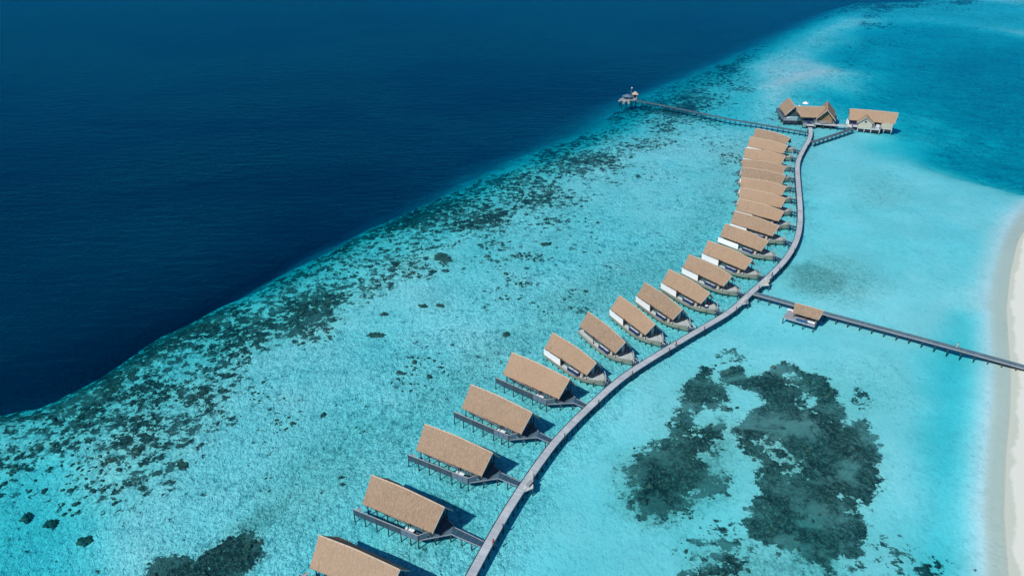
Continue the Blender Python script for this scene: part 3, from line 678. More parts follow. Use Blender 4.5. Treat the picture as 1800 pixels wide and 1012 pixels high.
def make_boat():
    o = empty('boat_villa', (0, 0, 0))
    gable_roof(o, 17.67, 1.10, .56, 3.56, 2.71, 3.11, 2.94, 4.3, bump=.62, tmax=.58, seed=11)
    # hull
    mb = MB(); prev = None
    for (x, b, c) in ST:
        zg = sheer(x); k = max(0, (x-5)/5.8)
        ring = [(x+(.25 if zz > 1.3 else 0)*k, c+b*s*f, zz) for s, f, zz in ((-1, 1.0, zg), (-1, .98, zg-.55), (-1, .92, .95), (-1, .55, .40), (1, .55, .40), (1, .92, .95), (1, .98, zg-.55), (1, 1.0, zg), (1, .95, zg), (1, .93, 1.9), (-1, .93, 1.9), (-1, .95, zg))]
        n = mb.pts(ring)
        if prev is not None:
            for q in range(12): mb.face([prev+q, prev+(q+1) % 12, n+(q+1) % 12, n+q])
        else: mb.face([n+q for q in range(12)])
        prev = n
    mb.face([prev+q for q in range(12)][::-1]); mb.build('hull', M['hull'], o)
    poly = [(x, c-b*.94) for x, b, c in ST[:-1]]+[(10.45, 1.3)]+[(x, c+b*.94) for x, b, c in ST[:-1]][::-1]
    mb = MB(); mb.prism(poly, 1.8, 2.0); mb.build('deck', M['deckx'], o)
    for s in (-1, 1):
        mb = MB(); pts = [(x+.25*max(0, (x-5)/5.8), c+s*b*.98, sheer(x)+.03) for x, b, c in ST]
        for a_, b_ in zip(pts, pts[1:]): mb.bar(a_, b_, .17, .08)
        mb.build('gunwale', M['rail'], o)
    mb = MB(); mb.tube([(10.7, 1.33, .6), (11.1, 1.36, 1.7), (11.35, 1.38, 2.7), (11.2, 1.38, 3.8), (10.85, 1.36, 4.6), (10.5, 1.35, 5.1)], [.17, .17, .15, .13, .11, .05], 7); mb.build('stem_post', M['rail'], o, smooth=True)
    house_body(o, -7.4, 6.5, -2.05, 2.3, 2.0, 5.0, 6.7, M['wall'])
    d_ = MB(); d_.box(6.5, 6.56, .75, 1.7, 2.05, 4.5); dd_ = d_.build('door', M['paleglass'], o); h = MB(); h.box(6.56, 6.6, .82, .9, 3.0, 3.25); h.build('handle', M['bollard'], dd_)
    w_ = MB(); w_.box(6.5, 6.55, -1.3, .2, 2.5, 4.2); w_.build('window', M['glass'], o)
    mb = MB(); mb.box(-.6, 1.2, -2.1, -2.05, 2.1, 4.2); mb.build('window', M['glass'], o)
    for x, y in ((-1.15, -3.15), (7.6, -1.9), (7.6, 2.3)):
        mb = MB(); mb.box(x-.09, x+.09, y-.09, y+.09, 2.0, 4.4); mb.build('post', M['pile'], o)
    mb = MB(); mb.box(5.6, 6.35, -2.35, -1.6, 2.0, 3.0); mb.build('cabinet', M['timber'], o)
    mb = MB()
    for y in (-.9, .5): mb.bar((7.4, y, 2), (7.4, y, 2.9), .05, .05)
    mb.bar((7.4, -1.2, 2.9), (7.4, .6, 2.9), .05, .05); mb.bar((7.4, -1.2, 2.5), (7.4, .6, 2.5), .04, .04); mb.build('railing', M['rail'], o)
    piles(o, [(x, -b*.80+c) for x, b, c in ((-7.5,3.5,0),(-5,3.6,0),(-2.6,3.6,0),(-.4,3.6,0),(1.7,3.5,0),(3.7,3.3,.1),(5.6,3.,.2),(7.4,2.4,.4),(9.0,1.7,.6))], 1.5, .15)
    piles(o, [(x, b*.86+c) for x, b, c in ((-7.5,3.5,0),(-2.6,3.6,0),(3.7,3.3,.1),(7.4,2.4,.4))], 1.5, .15)
    mb = MB()
    for s in (-.35, .35): mb.bar((-8.7, 1.2+s, 2.6), (-11.0, 1.2+s, .5), .08, .08)
    for k in range(7): mb.bar((-8.9-k*.33, .85, 2.4-k*.3), (-8.9-k*.33, 1.55, 2.4-k*.3), .07, .06)
    mb.bar((-8.7, -1.5, 3.6), (-11.3, 1.0, .7), .05, .05); mb.build('stern_ladder', M['bollard'], o)
    mb = MB(); mb.box(-10.2, -8.7, -2.2, .4, 1.5, 1.62); mb.build('stern_platform', M['deck'], o)
    return o
b0 = make_boat()
dayb = daybed('daybed', 'x', 'navy daybeds on the boat villas', 'navy', (4.0, 1.15, .75), [(.05, .48), (.52, .92)])
bl = []
allb = [b0]+[copy_tree(b0) for _ in boats[1:]]
for i, (x, y, a) in enumerate(boats):
    o = allb[i]
    o.location = (x, y, 0); o.rotation_euler = (0, 0, a); bl.append(o)
    lab = f'{BN[i]} boat shaped thatched villa, '
    lab += ['with a white side screen, beside the last fenced villa', 'the only near one without a white screen, open stern', 'white screen, beside the person in red', 'with white screen at the stern', 'with a navy stool on its foredeck', 'white screen, bow at the lower wedge platform', 'white screen, bow at the upper wedge platform', 'with the longest white screen, shown only in part', 'roof half hidden by the next roof', 'overlapped by the next roof', 'at the inner bend of the jetty', 'overlapped by the roofs around it', 'overlapped by the roofs around it', 'a dark gap along its eave', 'fanned towards the far jetty', 'just below the last roof', 'topmost roof beside the long thin jetty'][i]
    if i in (11, 12): lab = ['twelfth', 'thirteenth'][i-11]+' nearest boat shaped thatched villa, beside the straight jetty stretch' 
    o['label'] = lab; o['category'] = 'villa'; o['group'] = 'boat shaped thatched villas'
    c, s = math.cos(a), math.sin(a)
    if i != 1:
        x0, x1 = -7.85, -1.25
        mb = MB(); mb.hexa([(x0,-3.56,2.1),(x1,-3.42,2.1),(x1,-3.36,2.1),(x0,-3.50,2.1),(x0,-3.86,4.12),(x1,-3.56,4.12),(x1,-3.50,4.12),(x0,-3.80,4.12)] if i != 7 else
                           [(x0,-4.35,2.1),(.2,-3.9,2.1),(.2,-3.84,2.1),(x0,-4.29,2.1),(x0,-4.45,4.0),(.2,-3.95,4.0),(.2,-3.89,4.0),(x0,-4.39,4.0)])
        mb.build('privacy_screen', M['white'], o)
    # gangplank from bow to jetty
    X, Y, _ = local(o, 11.0, 1.35, 0); g = hit_jetty(X, Y, c, s) or 3
    wk = empty('gangplank', (X, Y, 0), a, label=f'short gangplank between the jetty and the bow of the {BN[i]} boat villa', cat='gangway', group='gangplanks of the boat villas')
    mb = MB(); mb.box(-.15, g, -.6, .6, 1.82, 1.95); mb.build('deck', M['ramp'], wk)
    mb = MB()
    for sd in (-.6, .6):
        mb.bar((.0, sd, 2.0), (0, sd, 2.8), .06, .06); mb.bar((g*.5, sd, 2.0), (g*.5, sd, 2.8), .06, .06)
        mb.bar((0, sd, 2.8), (g, sd, 2.75), .06, .07)
    mb.build('railing', M['white'] if i in (1, 2, 3) else M['rail'], wk)
    piles(wk, [(.5, -.5), (.5, .5), (g*.7, -.5)], 1.85, .13)
    dv = dayb if i == 0 else copy_tree(dayb)
    dv.location = local(o, 3.35, -2.62, 2.01); dv.rotation_euler = (0, 0, a+.05)
    dv['label'] = f'navy daybed with white cushions on the side deck of the {BN[i]} boat villa'
st_ = empty('stool', local(bl[4], 8.4, -.2, 2.01), 0, 'round navy stool with white cushion on the foredeck of the fifth nearest boat villa', 'stool')
mb = MB(); mb.tube([(0,0,.06),(0,0,.1),(0,0,.62),(0,0,.7)], [.45,.5,.5,.46], 14)
for a in range(3): mb.tube([(.35*math.cos(a*2.09), .35*math.sin(a*2.09), 0), (.35*math.cos(a*2.09), .35*math.sin(a*2.09), .08)], .05, 6)
mb.build('base', M['navy'], st_); mb = MB(); mb.tube([(0,0,.7),(0,0,.74),(0,0,.86),(0,0,.9)], [.38,.44,.44,.36], 14); mb.build('cushion', M['cushion'], st_, smooth=True)
# second one on the sixth nearest boat

# ------------------------------------------------------------------ side jetty to the beach, with its massage pavilion
sj = empty('side_jetty', (0, 0, 0), label='straight dark jetty running from the main jetty to the beach', cat='jetty')
pth = smooth_path([G(u, v, JZ-.1) for u, v in ((1325.5,512.6),(1388.9,530),(1445.8,546.7),(1500,560.8),(1650,600.5),(1800,641.7),(1990,694))], 1)
a1, b1, n1_ = walkway(sj, pth, 2.0, JZ-.1, M['side'])
strip(b1, JZ-.08, .22, .16, M['rail'], sj, 'kerb', 0, n1_); strip(a1, JZ-.09, .1, .12, M['panel'], sj, 'kerb', 0, n1_)
strip(b1, JZ-.6, .14, .34, M['bollard'], sj, 'beam', -.15, n1_); strip(a1, JZ-.6, .14, .34, M['bollard'], sj, 'beam', .2, n1_)
for i in range(2, len(a1), 3): piles(sj, [tuple(b1[i]+n1_[i]*.02)], JZ-.15, .15); 
piles(sj, [tuple(a1[i]+n1_[i]*.2) for i in range(2, len(a1), 3)], JZ-.2, .14)
pv = empty('massage_pavilion', (86.2, 199.7, 0), -.585, 'small thatched pavilion on stilts halfway along the side jetty', 'pavilion')
# local x runs along the jetty, y away from the camera
gable_roof(pv, 8.3, .5, .5, 2.5, 2.5, 1.9, 1.9, 3.9, bump=.1, seed=21, nx_=24, ny_=6)
mb = MB(); mb.box(-5.9, 3.2, -3.7, 2.2, 1.8, 2.02); mb.build('deck', M['jetty'], pv)
mb = MB(); mb.box(-2.2, 1.0, -3.35, -3.25, 2.1, 2.9); mb.build('screen', M['blue'], pv)
mb = MB(); mb.box(-2.3, 1.0, -3.25, -2.2, 2.02, 2.2); mb.build('mat', M['blue'], pv)
for x in (-3.4, 0, 3.0):
    for y in (-1.9, 1.9):
        mb = MB(); mb.box(x-.09, x+.09, y-.09, y+.09, 2.02, 4.2); mb.build('post', M['brown'], pv)
mb = MB(); mb.box(-3.2, 2.9, 1.2, 1.3, 2.02, 3.9); mb.build('wall', M['wall'], pv)
piles(pv, [(x, -3.55) for x in (-5.7, -2.8, .1, 3.0)]+[(x, 1.9) for x in (-5.7, 3.0)], 1.85, .14)
mb = MB(); mb.bar((-5.85, -3.65, 2.1), (3.2, -3.65, 2.1), .1, .12); mb.build('kerb', M['rail'], pv)
lo = empty('massage_bed', local(pv, 2.0, -2.9, 2.03), -.585, 'long white massage bed at the right end of the small pavilion deck', 'bed')
mb = MB(); [mb.box(x-.05, x+.05, y-.05, y+.05, 0, .5) for x in (-.85, .85) for y in (-.3, .3)]; mb.build('frame', M['brown'], lo)
mb = MB(); mb.box(-1.0, 1.0, -.38, .38, .5, .68); mb.build('mattress', M['cushion'], lo); mb = MB(); mb.box(.6, .95, -.25, .25, .68, .78); mb.build('pillow', M['cushion'], lo)
for k, (xx, lab) in enumerate(((-5.2, 'pale box bench at the left corner of the small pavilion deck'), (-3.5, 'small white stool under the left end of the pavilion roof'))):
    b_ = MB(); b_.box(-.8+.3*k, .8-.3*k, -.35, .35, .3, .5); b_.box(-.75+.3*k, -.6+.3*k, -.3, .3, 0, .3); b_.box(.6-.3*k, .75-.3*k, -.3, .3, 0, .3)
    o = b_.build('bench' if k == 0 else 'stool', M['cushion']); o.location = local(pv, xx, 1.2, 2.03); o.rotation_euler = (0, 0, -.585); tag(o, lab, 'bench' if k == 0 else 'stool')

# ------------------------------------------------------------------ long thin jetty and its arrival platform at the reef edge
tj = empty('thin_jetty', (0, 0, 0), label='long thin dark jetty from the main jetty to the reef edge', cat='jetty')
pth = [Vector(G(u, v, 2.1)) for u, v in ((1117,175.8),(1156,183),(1196.7,191.2),(1281.1,208.9),(1350,220.6),(1421,232.6))]
a2, b2, n2_ = walkway(tj, pth, 1.6, 2.1, M['side'], step=.88)
strip(a2, 2.11, .1, .14, M['pile'], tj, 'kerb', 0, n2_); strip(b2, 2.11, .12, .14, M['ramp'], tj, 'kerb', 0, n2_)
piles(tj, [tuple(b2[i]+n2_[i]*-.1) for i in range(2, len(b2), 3)], 2.0, .11, z0=-.8, mat='bollard')
piles(tj, [tuple(a2[i]+n2_[i]*.15) for i in range(2, len(b2), 3)], 2.0, .10, z0=-.8, mat='bollard')
for i in range(5, len(a2)-3, 12):
    mb = MB(); x, y = a2[i]; mb.tube([(x, y, 2), (x, y, 3.5)], [.10, .08], 6); mb.build('post', M['bollard'], tj)
ap = empty('arrival_platform', (61.8, 423.8, 0), -.15, 'pale many sided boat platform with canopy at the tip of the long thin jetty', 'platform')
mb = MB(); mb.prism([(-4.8, -2.0), (-3.2, -4.3), (-.2, -4.6), (2.6, -2.4), (5.6, -1.5), (5.6, .6), (3.2, 2.6), (.2, 3.6), (-2.2, 2.8), (-4.5, .6)], 2.2, 2.5); mb.build('deck', M['jetty'], ap); ap.scale = (.85, .85, .85)
piles(ap, [(-4.4, -2), (-3.1, -4.1), (-.3, -4.3), (2.4, -2.3), (5.3, -1.4), (3, 2.3), (0, 3.3), (-4.2, .4)], 2.2, .2, z0=-2.5, mat='bollard')
mb = MB(); n = mb.pts([(0, .6, 5.6)]+[(3.4*math.cos(k*math.pi/4+.4), .6+2.8*math.sin(k*math.pi/4+.4), 4.2) for k in range(8)])
for k in range(8): mb.face([n, n+1+k, n+1+(k+1) % 8])
cn_ = mb.build('canopy', M['panel'], ap)
for k in range(0, 8, 2):
    mb = MB(); mb.tube([(3.1*math.cos(k*math.pi/4+.4), .6+2.5*math.sin(k*math.pi/4+.4), 2.5), (3.1*math.cos(k*math.pi/4+.4), .6+2.5*math.sin(k*math.pi/4+.4), 4.3)], .1, 6); mb.build('post', M['rail'], ap)
for x0, lean in ((-1.6, -.9), (.8, .5)):
    mb = MB()
    for s in (-.4, .4): mb.bar((x0+s, -4.3, 2.7), (x0+s+lean, -5.6, -.1), .16, .16)
    for k in range(6): u = k/6; mb.bar((x0-.4+lean*u, -4.3-1.3*u, 2.6-2.6*u), (x0+.4+lean*u, -4.3-1.3*u, 2.6-2.6*u), .14, .2)
    mb.build('ladder', M['timber'], ap)
mb = MB(); mb.prism([(-5.6,-1.6),(-5.2,-3.2),(-4.2,-3.4),(-4.4,-1.0)], 1.6, 1.9); mb.build('landing', M['rail'], ap)
ht = empty('thatched_hut', (66.0, 424.6, 2.5), -.15, 'tiny square hut with thatched cap beside the arrival platform', 'hut')
mb = MB(); mb.box(-.9, .9, -.9, .9, -.25, 0); mb.build('floor', M['deckx'], ht)
mb = MB(); mb.box(-1.0, -.85, -.95, .95, 0, 2.2); mb.box(.85, 1.0, -.95, .95, 0, 2.2); mb.box(-.85, .85, .8, .95, 0, 2.2); mb.build('wall', M['timber'], ht)
mb = MB(); n = mb.pts([(-1.7,-1.6,2.1),(1.7,-1.6,2.1),(1.7,1.6,2.1),(-1.7,1.6,2.1),(-.3,0,3.5),(.3,0,3.5)]); [mb.face([n+i for i in q]) for q in ((0,1,5,4),(1,2,5),(2,3,4,5),(3,0,4),(3,2,1,0))]; mb.build('roof', M['cap'], ht)
mb = MB(); mb.box(-.85, .85, -.5, .75, 0, 1.9); mb.build('counter', M['bollard'], ht); piles(ht, [(-.8, -.8), (.8, -.8), (.8, .8)], -.2, .12, z0=-5)
fl = empty('flagpole', (63.9, 426.0, 2.5), -.15, 'slim flagpole with small white flag behind the tiny hut', 'flagpole')
mb = MB(); mb.tube([(0,0,0),(0,0,5.6)], [.07,.05], 6); mb.build('pole', M['rail'], fl)
mb = MB(); mb.hexa([(.05,-.02,4.8),(.6,.12,4.75),(.6,.16,4.75),(.05,.02,4.8),(.05,-.02,5.4),(.6,.1,5.35),(.6,.14,5.35),(.05,.02,5.4)]); mb.build('flag', M['white'], fl)

# ------------------------------------------------------------------ restaurant and spa
rs = empty('restaurant', (146, 386, 0), -.09, 'large thatched restaurant on stilts with two front gables, at the jetty end', 'restaurant')
def sub(parent, x, y, rz):
    e = D.objects.new('part_frame', None); return e
def wing(parent, x, y, rz, L_, Wd, h, z, seed, name='roof', wl=None):
    """a gable roof placed inside a building: its matrix is baked so it stays a direct part"""
    o = gable_roof(parent, L_, .0, .0, wl or Wd, Wd, h, h, z, bump=.1, seed=seed, name=name, nx_=26, ny_=7)
    o.location = (x, y, 0); o.rotation_euler = (0, 0, rz); return o
def place(o, x, y, rz): o.location = (x, y, 0); o.rotation_euler = (0, 0, rz); return o
o = gable_roof(rs, 15.6, 3.7, 3.7, 4.0, 4.0, 4.2, 4.2, 5.0, bump=.05, seed=31, nx_=26, ny_=7, barge=False); o.location = (.3, .6, 0)
wing(rs, -7.0, 6.6, -math.pi/2, 16.0, 4.3, 4.6, 5.0, 32)
wing(rs, 9.2, 1.8, math.pi/2+R(180)-R(14), 16.5, 4.3, 4.6, 5.0, 33)
mb = MB(); mb.prism([(-11.6,-1.4),(-2.9,-1.3),(-2.9,-5.6),(3.0,-5.6),(3.0,-2.2),(6.0,-5.4),(12.6,-4.4),(16.6,8),(13,20),(-11.0,20),(-12.2,8)], 2.2, 2.5); mb.build('deck', M['deck'], rs)
mb = MB(); mb.prism([(-11.2,-1.0),(-2.5,-.9),(-2.5,-5.2),(2.6,-5.2),(2.6,-1.8),(6.2,-5.0),(12.2,-4.0),(16,8),(12.5,19),(-10.6,19),(-11.8,8)], .9, 2.19); mb.build('shade_skirt', M['bollard'], rs)  # dark solid block added in place of the shade beneath the restaurant deck
place(house_body(rs, -4.0, 4.0, -2.4, 3, 2.5, 5.2, 8.4, M['wall']), .3, .6, 0)
place(house_body(rs, -7, 6.6, -3.1, 3.1, 2.5, 5.4, 8.6, M['wall']), -7.0, 6.6, -math.pi/2)
place(house_body(rs, -7, 6.2, -3.1, 3.1, 2.5, 5.4, 8.6, M['brown']), 9.2, 1.8, math.pi/2+R(180)-R(14))
mb = MB(); mb.box(-1.1, 1.1, -2.0, -1.9, 2.5, 4.6); o = mb.build('door', M['navy'], rs); h = MB(); h.box(.0, .08, -2.06, -2.0, 3.3, 3.7); h.build('handle', M['rail'], o)
for x in (-4.6, -2.6, 2.6, 4.4):
    mb = MB(); mb.box(x-.5, x+.5, -1.95, -1.86, 2.6, 4.6); mb.build('window', M['glass'], rs)
def fence_run(parent, a, b, z, h, mat, name='balustrade', gap=.35):
    a, b = Vector(a), Vector(b); n = max(1, int((b-a).length/gap)); mb = MB()
    for k in range(n+1):
        p = a.lerp(b, k/n); mb.bar((*p, z), (*p, z+h), .07, .14)
    mb.bar((*a, z+h), (*b, z+h), .12, .1); mb.bar((*a, z+.1), (*b, z+.1), .08, .08); return mb.build(name, mat, parent)
fence_run(rs, (-11.4,-1.3), (-3.0,-1.2), 2.5, 1.3, M['rail']); fence_run(rs, (6.1,-5.2), (12.5,-4.3), 2.5, 1.3, M['rail']); fence_run(rs, (3.1,-2.4), (6.0,-5.2), 2.5, 1.2, M['rail'])
fence_run(rs, (-11.6,-1.3), (-12.1,8), 2.5, 1.2, M['panel']); fence_run(rs, (12.6,-4.2), (16.5,8), 2.5, 1.2, M['panel'])
mb = MB(); mb.box(-8.8, -5.0, -1.15, -.85, 2.6, 4.4); mb.build('curtain', M['paleglass'], rs)
mb = MB(); mb.box(-10.2, -7.6, -1.0, .2, 2.6, 3.9); mb.build('counter', M['cushion'], rs)
for x in (-3.9, -3.4, -2.9, 2.9, 3.5, 4.1):
    mb = MB(); mb.box(x-.09, x+.09, -1.7, -1.5, 2.5, 4.9); mb.build('post', M['rail'], rs)
piles(rs, [(-11.4,-1.2),(-8.6,-1.2),(-5.8,-1.2),(-3.0,-5.4),(3.0,-5.4),(6.2,-5.1),(9.3,-4.7),(12.4,-4.2),(16.3,7.8),(-11.9,7.8),(-10.8,19.8),(12.8,19.8),(-11.7,3.2),(14.4,2)], 2.3, .2, z0=-2)
mb = MB(); mb.box(-1.6, 1.6, -8.0, -5.6, 2.05, 2.2); mb.box(-2.9, -1.6, -6.3, -5.6, 1.0, 2.5); mb.box(1.6, 2.9, -6.3, -5.6, 1.0, 2.5)
for k in range(4): mb.box(-1.4, 1.4, -5.6+k*.0, -5.5, 2.2, 2.3)
mb.build('steps', M['deckx'], rs)
mb = MB(); mb.box(-.8, .8, -5.7, -2.0, 2.505, 2.53); mb.build('carpet', M['navy'], rs)
um = empty('parasol', (151.6, 407.0, 2.5), 0, 'open white parasol on the terrace behind the restaurant', 'parasol')
mb = MB(); mb.tube([(0,0,0),(0,0,2.9)], .06, 6); mb.tube([(0,0,0),(0,0,.12)], [.4,.35], 10); mb.build('pole', M['timber'], um)
mb = MB(); n = mb.pts([(0,0,3.2)]+[(1.6*math.cos(k*math.pi/4), 1.6*math.sin(k*math.pi/4), 2.3) for k in range(8)]+[(0,0,3.1)]+[(1.57*math.cos(k*math.pi/4), 1.57*math.sin(k*math.pi/4), 2.18) for k in range(8)])
for k in range(8): mb.face([n, n+1+k, n+1+(k+1) % 8]); mb.face([n+9, n+10+(k+1) % 8, n+10+k]); mb.face([n+1+k, n+10+k, n+10+(k+1) % 8, n+1+(k+1) % 8])
mb.build('canopy', M['umbrella'], um)
for k, (x, y) in enumerate(((143.6, 406.6), (148.6, 406.4))):
    b_ = empty('sun_lounger', (x, y, 2.5), .3+k, ['white sun lounger left of the parasol behind the restaurant ridge', 'white sun lounger just under the left side of the white parasol'][k], 'lounger')
    mb = MB(); mb.box(-.9, .9, -.35, .35, .28, .42); mb.build('mattress', M['cushion'], b_); mb = MB(); mb.hexa([(.5,-.35,.42),(.65,-.35,.42),(.65,.35,.42),(.5,.35,.42),(1.0,-.35,1.1),(1.12,-.35,1.05),(1.12,.35,1.05),(1.0,.35,1.1)]); mb.build('backrest', M['cushion'], b_)
    mb = MB(); [mb.box(a-.04, a+.04, c-.04, c+.04, 0, .28) for a in (-.8, .8) for c in (-.3, .3)]; mb.build('frame', M['timber'], b_)

sp_ = empty('spa_house', (175.2, 379.6, 0), -.33, 'thatched spa house with cream siding and a small round gable window', 'house')
gable_roof(sp_, 22.0, .2, 1.2, 4.6, 4.6, 4.1, 4.1, 5.0, bump=.25, seed=41, nx_=40, ny_=8)
# front cross gable
o = gable_roof(sp_, 8.5, .0, .0, 3.9, 3.9, 3.0, 3.0, 4.9, bump=0, seed=42, nx_=14, ny_=6); o.location = (-3.2, -3.8, 0); o.rotation_euler = (0, 0, -math.pi/2)
o = house_body(sp_, -4, 3.5, -3.1, 3.1, 2.5, 4.9, 7.2, M['siding']); place(o, -3.2, -3.9, -math.pi/2)
w_ = MB(); w_.tube([(-3.2, -7.36, 5.5), (-3.2, -7.46, 5.5)], .5, 14); o2 = w_.build('window', M['bollard'], sp_)
house_body(sp_, -10.2, 6.5, -3.2, 3.2, 2.5, 5.2, 8.0, M['wall'])
mb = MB(); mb.box(4.2, 9.2, -4.6, 3.0, 2.2, 5.0); mb.build('annex', M['siding'], sp_)
mb = MB(); mb.box(-10.8, -6.4, -5.9, 3, 2.1, 2.4); mb.box(-6.4, 3.8, -7.7, 3, 2.1, 2.4); mb.box(3.8, 9.4, -4.7, 3.2, 2.0, 2.196); mb.build('deck', M['deckx'], sp_)
mb = MB(); mb.box(-9.6, -7.0, -3.3, -3.2, 2.5, 4.9); mb.build('door', M['navy'], sp_)
fence_run(sp_, (.2,-7.6), (3.7,-7.6), 2.4, 1.7, M['rail'], gap=.3); fence_run(sp_, (3.75,-7.6), (3.75,-4.7), 2.4, 1.7, M['rail'], gap=.3)
mb = MB(); mb.box(1.9, 3.2, -6.6, -5.6, 2.4, 4.2); mb.build('cabinet', M['white'], sp_)
piles(sp_, [(-6.2,-7.5),(-3.2,-7.5),(-.2,-7.5),(3.6,-7.5),(5.8,-4.5),(9.1,-4.5),(-10.6,-5.7),(-10.5,2.8),(9.2,2.8),(0,2.8)], 2.1, .18, z0=-1.5, mat='timber')
mb = MB(); mb.box(-10.4, 9.0, -4.3, 2.8, .9, 1.99); mb.box(-6.0, 3.4, -7.2, -4.31, 1.0, 2.09); mb.build('shade_skirt', M['bollard'], sp_)  # dark boxes added to give the shade between spa deck and water
for k, x in enumerate((-11.3, -10.6)):
    b_ = MB(); b_.bar((0, 0, 0), (0, .1, 2.4-.4*k), .5, .12, up=(0,1,0)); b_.tube([(0, 0, 2.2-.4*k), (0, .15, 2.7-.4*k)], [.25, .05], 8); o = b_.build('surfboard', M['white']); o.location = local(sp_, x, -3.6-.3*k, 2.42)
    tag(o, ['tall white board standing at the left corner of the spa house deck', 'shorter white board leaning by the dark doorway of the spa house'][k], 'board')
def link(name, label, pts, wd, zz, mat, kerbmat, stp=3, fence=False):
    e = empty(name, (0, 0, 0), label=label, cat='walkway'); pth_ = [Vector(G(u, v, zz)) for u, v in pts]
    a, b, n_ = walkway(e, pth_, wd, zz, mat)
    strip(b, zz+.01, .12, .14, kerbmat, e, 'kerb', 0, n_); strip(a, zz+.01, .12, .14, kerbmat, e, 'kerb', 0, n_)
    piles(e, [tuple(b[i]+n_[i]*-.1) for i in range(1, len(b), stp)], zz-.1, .17, z0=-1.5); piles(e, [tuple(a[i]+n_[i]*.1) for i in range(1, len(b), stp)], zz-.1, .17, z0=-1.5)
    if fence:
        mb = MB()
        for i in range(0, len(b)): mb.bar((*b[i], zz), (*b[i], zz+1.0), .1, .1)
        for p, q in zip(b, b[1:]): mb.bar((*p, zz+1.0), (*q, zz+1.0), .1, .1)
        mb.build('railing', M['ramp'], e)
    return e
link('link_walkway', 'wide pale walkway joining the restaurant and the spa house', ((1431,215.5),(1465,218.5),(1499,221.5)), 2.6, 2.2, M['deckx'], M['rail'])
link('spa_walkway', 'slanting railed walkway from the main jetty up to the spa house', ((1424,249.5),(1462,237),(1498,225)), 1.9, 2.15, M['deck'], M['rail'], fence=True)

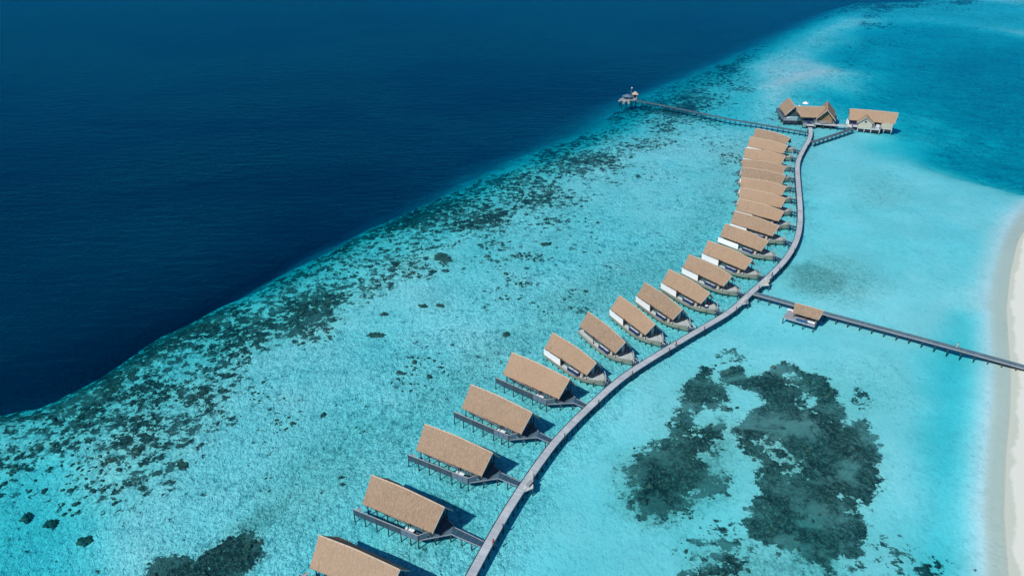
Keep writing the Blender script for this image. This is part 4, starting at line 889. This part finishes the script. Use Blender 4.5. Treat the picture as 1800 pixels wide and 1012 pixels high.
# ------------------------------------------------------------------ people
def skin_obj(name, mat, parent, chains, sub=1):
    vs, es, rs_ = [], [], []; index = {}
    for ch in chains:
        pv_ = None
        for p, r in ch:
            k = tuple(round(c, 4) for c in p)
            if k not in index: index[k] = len(vs); vs.append(p); rs_.append(r)
            i = index[k]
            if pv_ is not None and pv_ != i: es.append((pv_, i))
            pv_ = i
    me = D.meshes.new(name); me.from_pydata(vs, es, []); o = D.objects.new(name, me); col.objects.link(o); o.parent = parent
    md = o.modifiers.new('skin', 'SKIN'); 
    for i, v_ in enumerate(me.skin_vertices[0].data): v_.radius = (rs_[i], rs_[i]); v_.use_root = (i == 0)
    md.use_smooth_shade = True
    s_ = o.modifiers.new('sub', 'SUBSURF'); s_.levels = sub; s_.render_levels = sub
    me.materials.append(mat); return o
def person(loc, rz, label, shirt, trouser):
    o = empty('person', loc, rz, label, 'person')
    ch = []; pel = ((0, 0, .95), .14)
    ch.append([pel, ((0, 0, 1.15), .13), ((0, .01, 1.36), .15), ((0, .0, 1.48), .07), ((0, .01, 1.56), .065), ((0, .02, 1.66), .105), ((0, .01, 1.74), .07)])
    ch.append([((0, .02, 1.66), .105), ((0, .11, 1.645), .03)])
    for s, st in ((-1, .22), (1, -.2)):
        ch.append([pel, ((s*.10, 0, .88), .10), ((s*.11, st*.5+.03, .50), .07), ((s*.11, st*.9-.05, .10), .045), ((s*.11, st*.9+.1, .04), .04)])
        sh = (s*.19, 0, 1.40); el = (s*.25, -st*.35, 1.12); wr = (s*.25, -st*.8+.05, .88); pa = (s*.25, -st*.9+.06, .82)
        ch.append([((0, .01, 1.36), .15), (sh, .06), (el, .045), (wr, .03), (pa, .032)])
        for q in range(4): ch.append([(pa, .032), ((s*.25, pa[1]-.03+q*.02, .755+.004*abs(q-1.5)), .009), ((s*.245, pa[1]-.025+q*.02, .715+.008*abs(q-1.5)), .008)])
        ch.append([(pa, .032), ((s*.235, pa[1]+.05, .80), .01), ((s*.23, pa[1]+.06, .77), .009)])
    skin_obj('body', M['skin'], o, ch)
    skin_obj('shirt', shirt, o, [[((0, 0, .93), .16), ((0, 0, 1.15), .16), ((0, .01, 1.36), .175), ((0, 0, 1.46), .10)]]+[[((0, .01, 1.36), .175), ((s*.19, 0, 1.40), .085), ((s*.235, -st*.25, 1.2), .07)] for s, st in ((-1, .22), (1, -.2))])
    skin_obj('trousers', trouser, o, [[((0, 0, .97), .15), ((s*.10, 0, .88), .12), ((s*.11, st*.5+.03, .50), .09), ((s*.11, st*.9-.04, .14), .07)] for s, st in ((-1, .22), (1, -.2))])
    mb = MB(); lump(mb, 0, 0, 1.64, .125, .16, 5); mb.build('hair', M['hair'], o, smooth=True)
    return o
def at_px(u, v, z): x, y = G(u, v, z); return (x, y, z)
person(at_px(867.5, 958, JZ+.01), .5, 'person in red on the lagoon edge of the jetty by the second nearest villa', M['red'], M['trouser'])
person(at_px(1188, 609, JZ+.01), .9, 'person in red on the jetty beside the third and fourth boat villas', M['red'], M['trouser'])
person(at_px(1682, 611, JZ-.08), -1.9, 'person in pale clothes walking on the side jetty near the beach', M['cream'], M['cream'])
person(at_px(1356.5, 486.5, JZ+.01), .6, 'person in dark clothes on the jetty above the upper wedge platform', M['trouser'], M['trouser'])
person(at_px(1497.5, 222.3, 2.45), 2.4, 'person in red at the doorway of the spa house', M['red'], M['trouser'])
# deck furniture on the wedge platforms
for (u, v_, lab) in ((1349.5, 497, 'pale box bench on the upper wedge platform of the jetty'), (1311, 530.5, 'pale bench on the lower wedge platform of the jetty'), (931, 851, 'pale plank bench on the wedge platform nearest the camera')):
    mb = MB(); mb.box(-1.0, 1.0, -.4, .4, .36, .5); mb.box(-.95, -.8, -.35, .35, 0, .36); mb.box(.8, .95, -.35, .35, 0, .36)
    o = mb.build('bench', M['timber'] if u > 1340 else M['jetty']); o.location = at_px(u, v_, JZ+.012); o.rotation_euler = (0, 0, 1.0); tag(o, lab, 'bench')
bpy.context.view_layer.update()
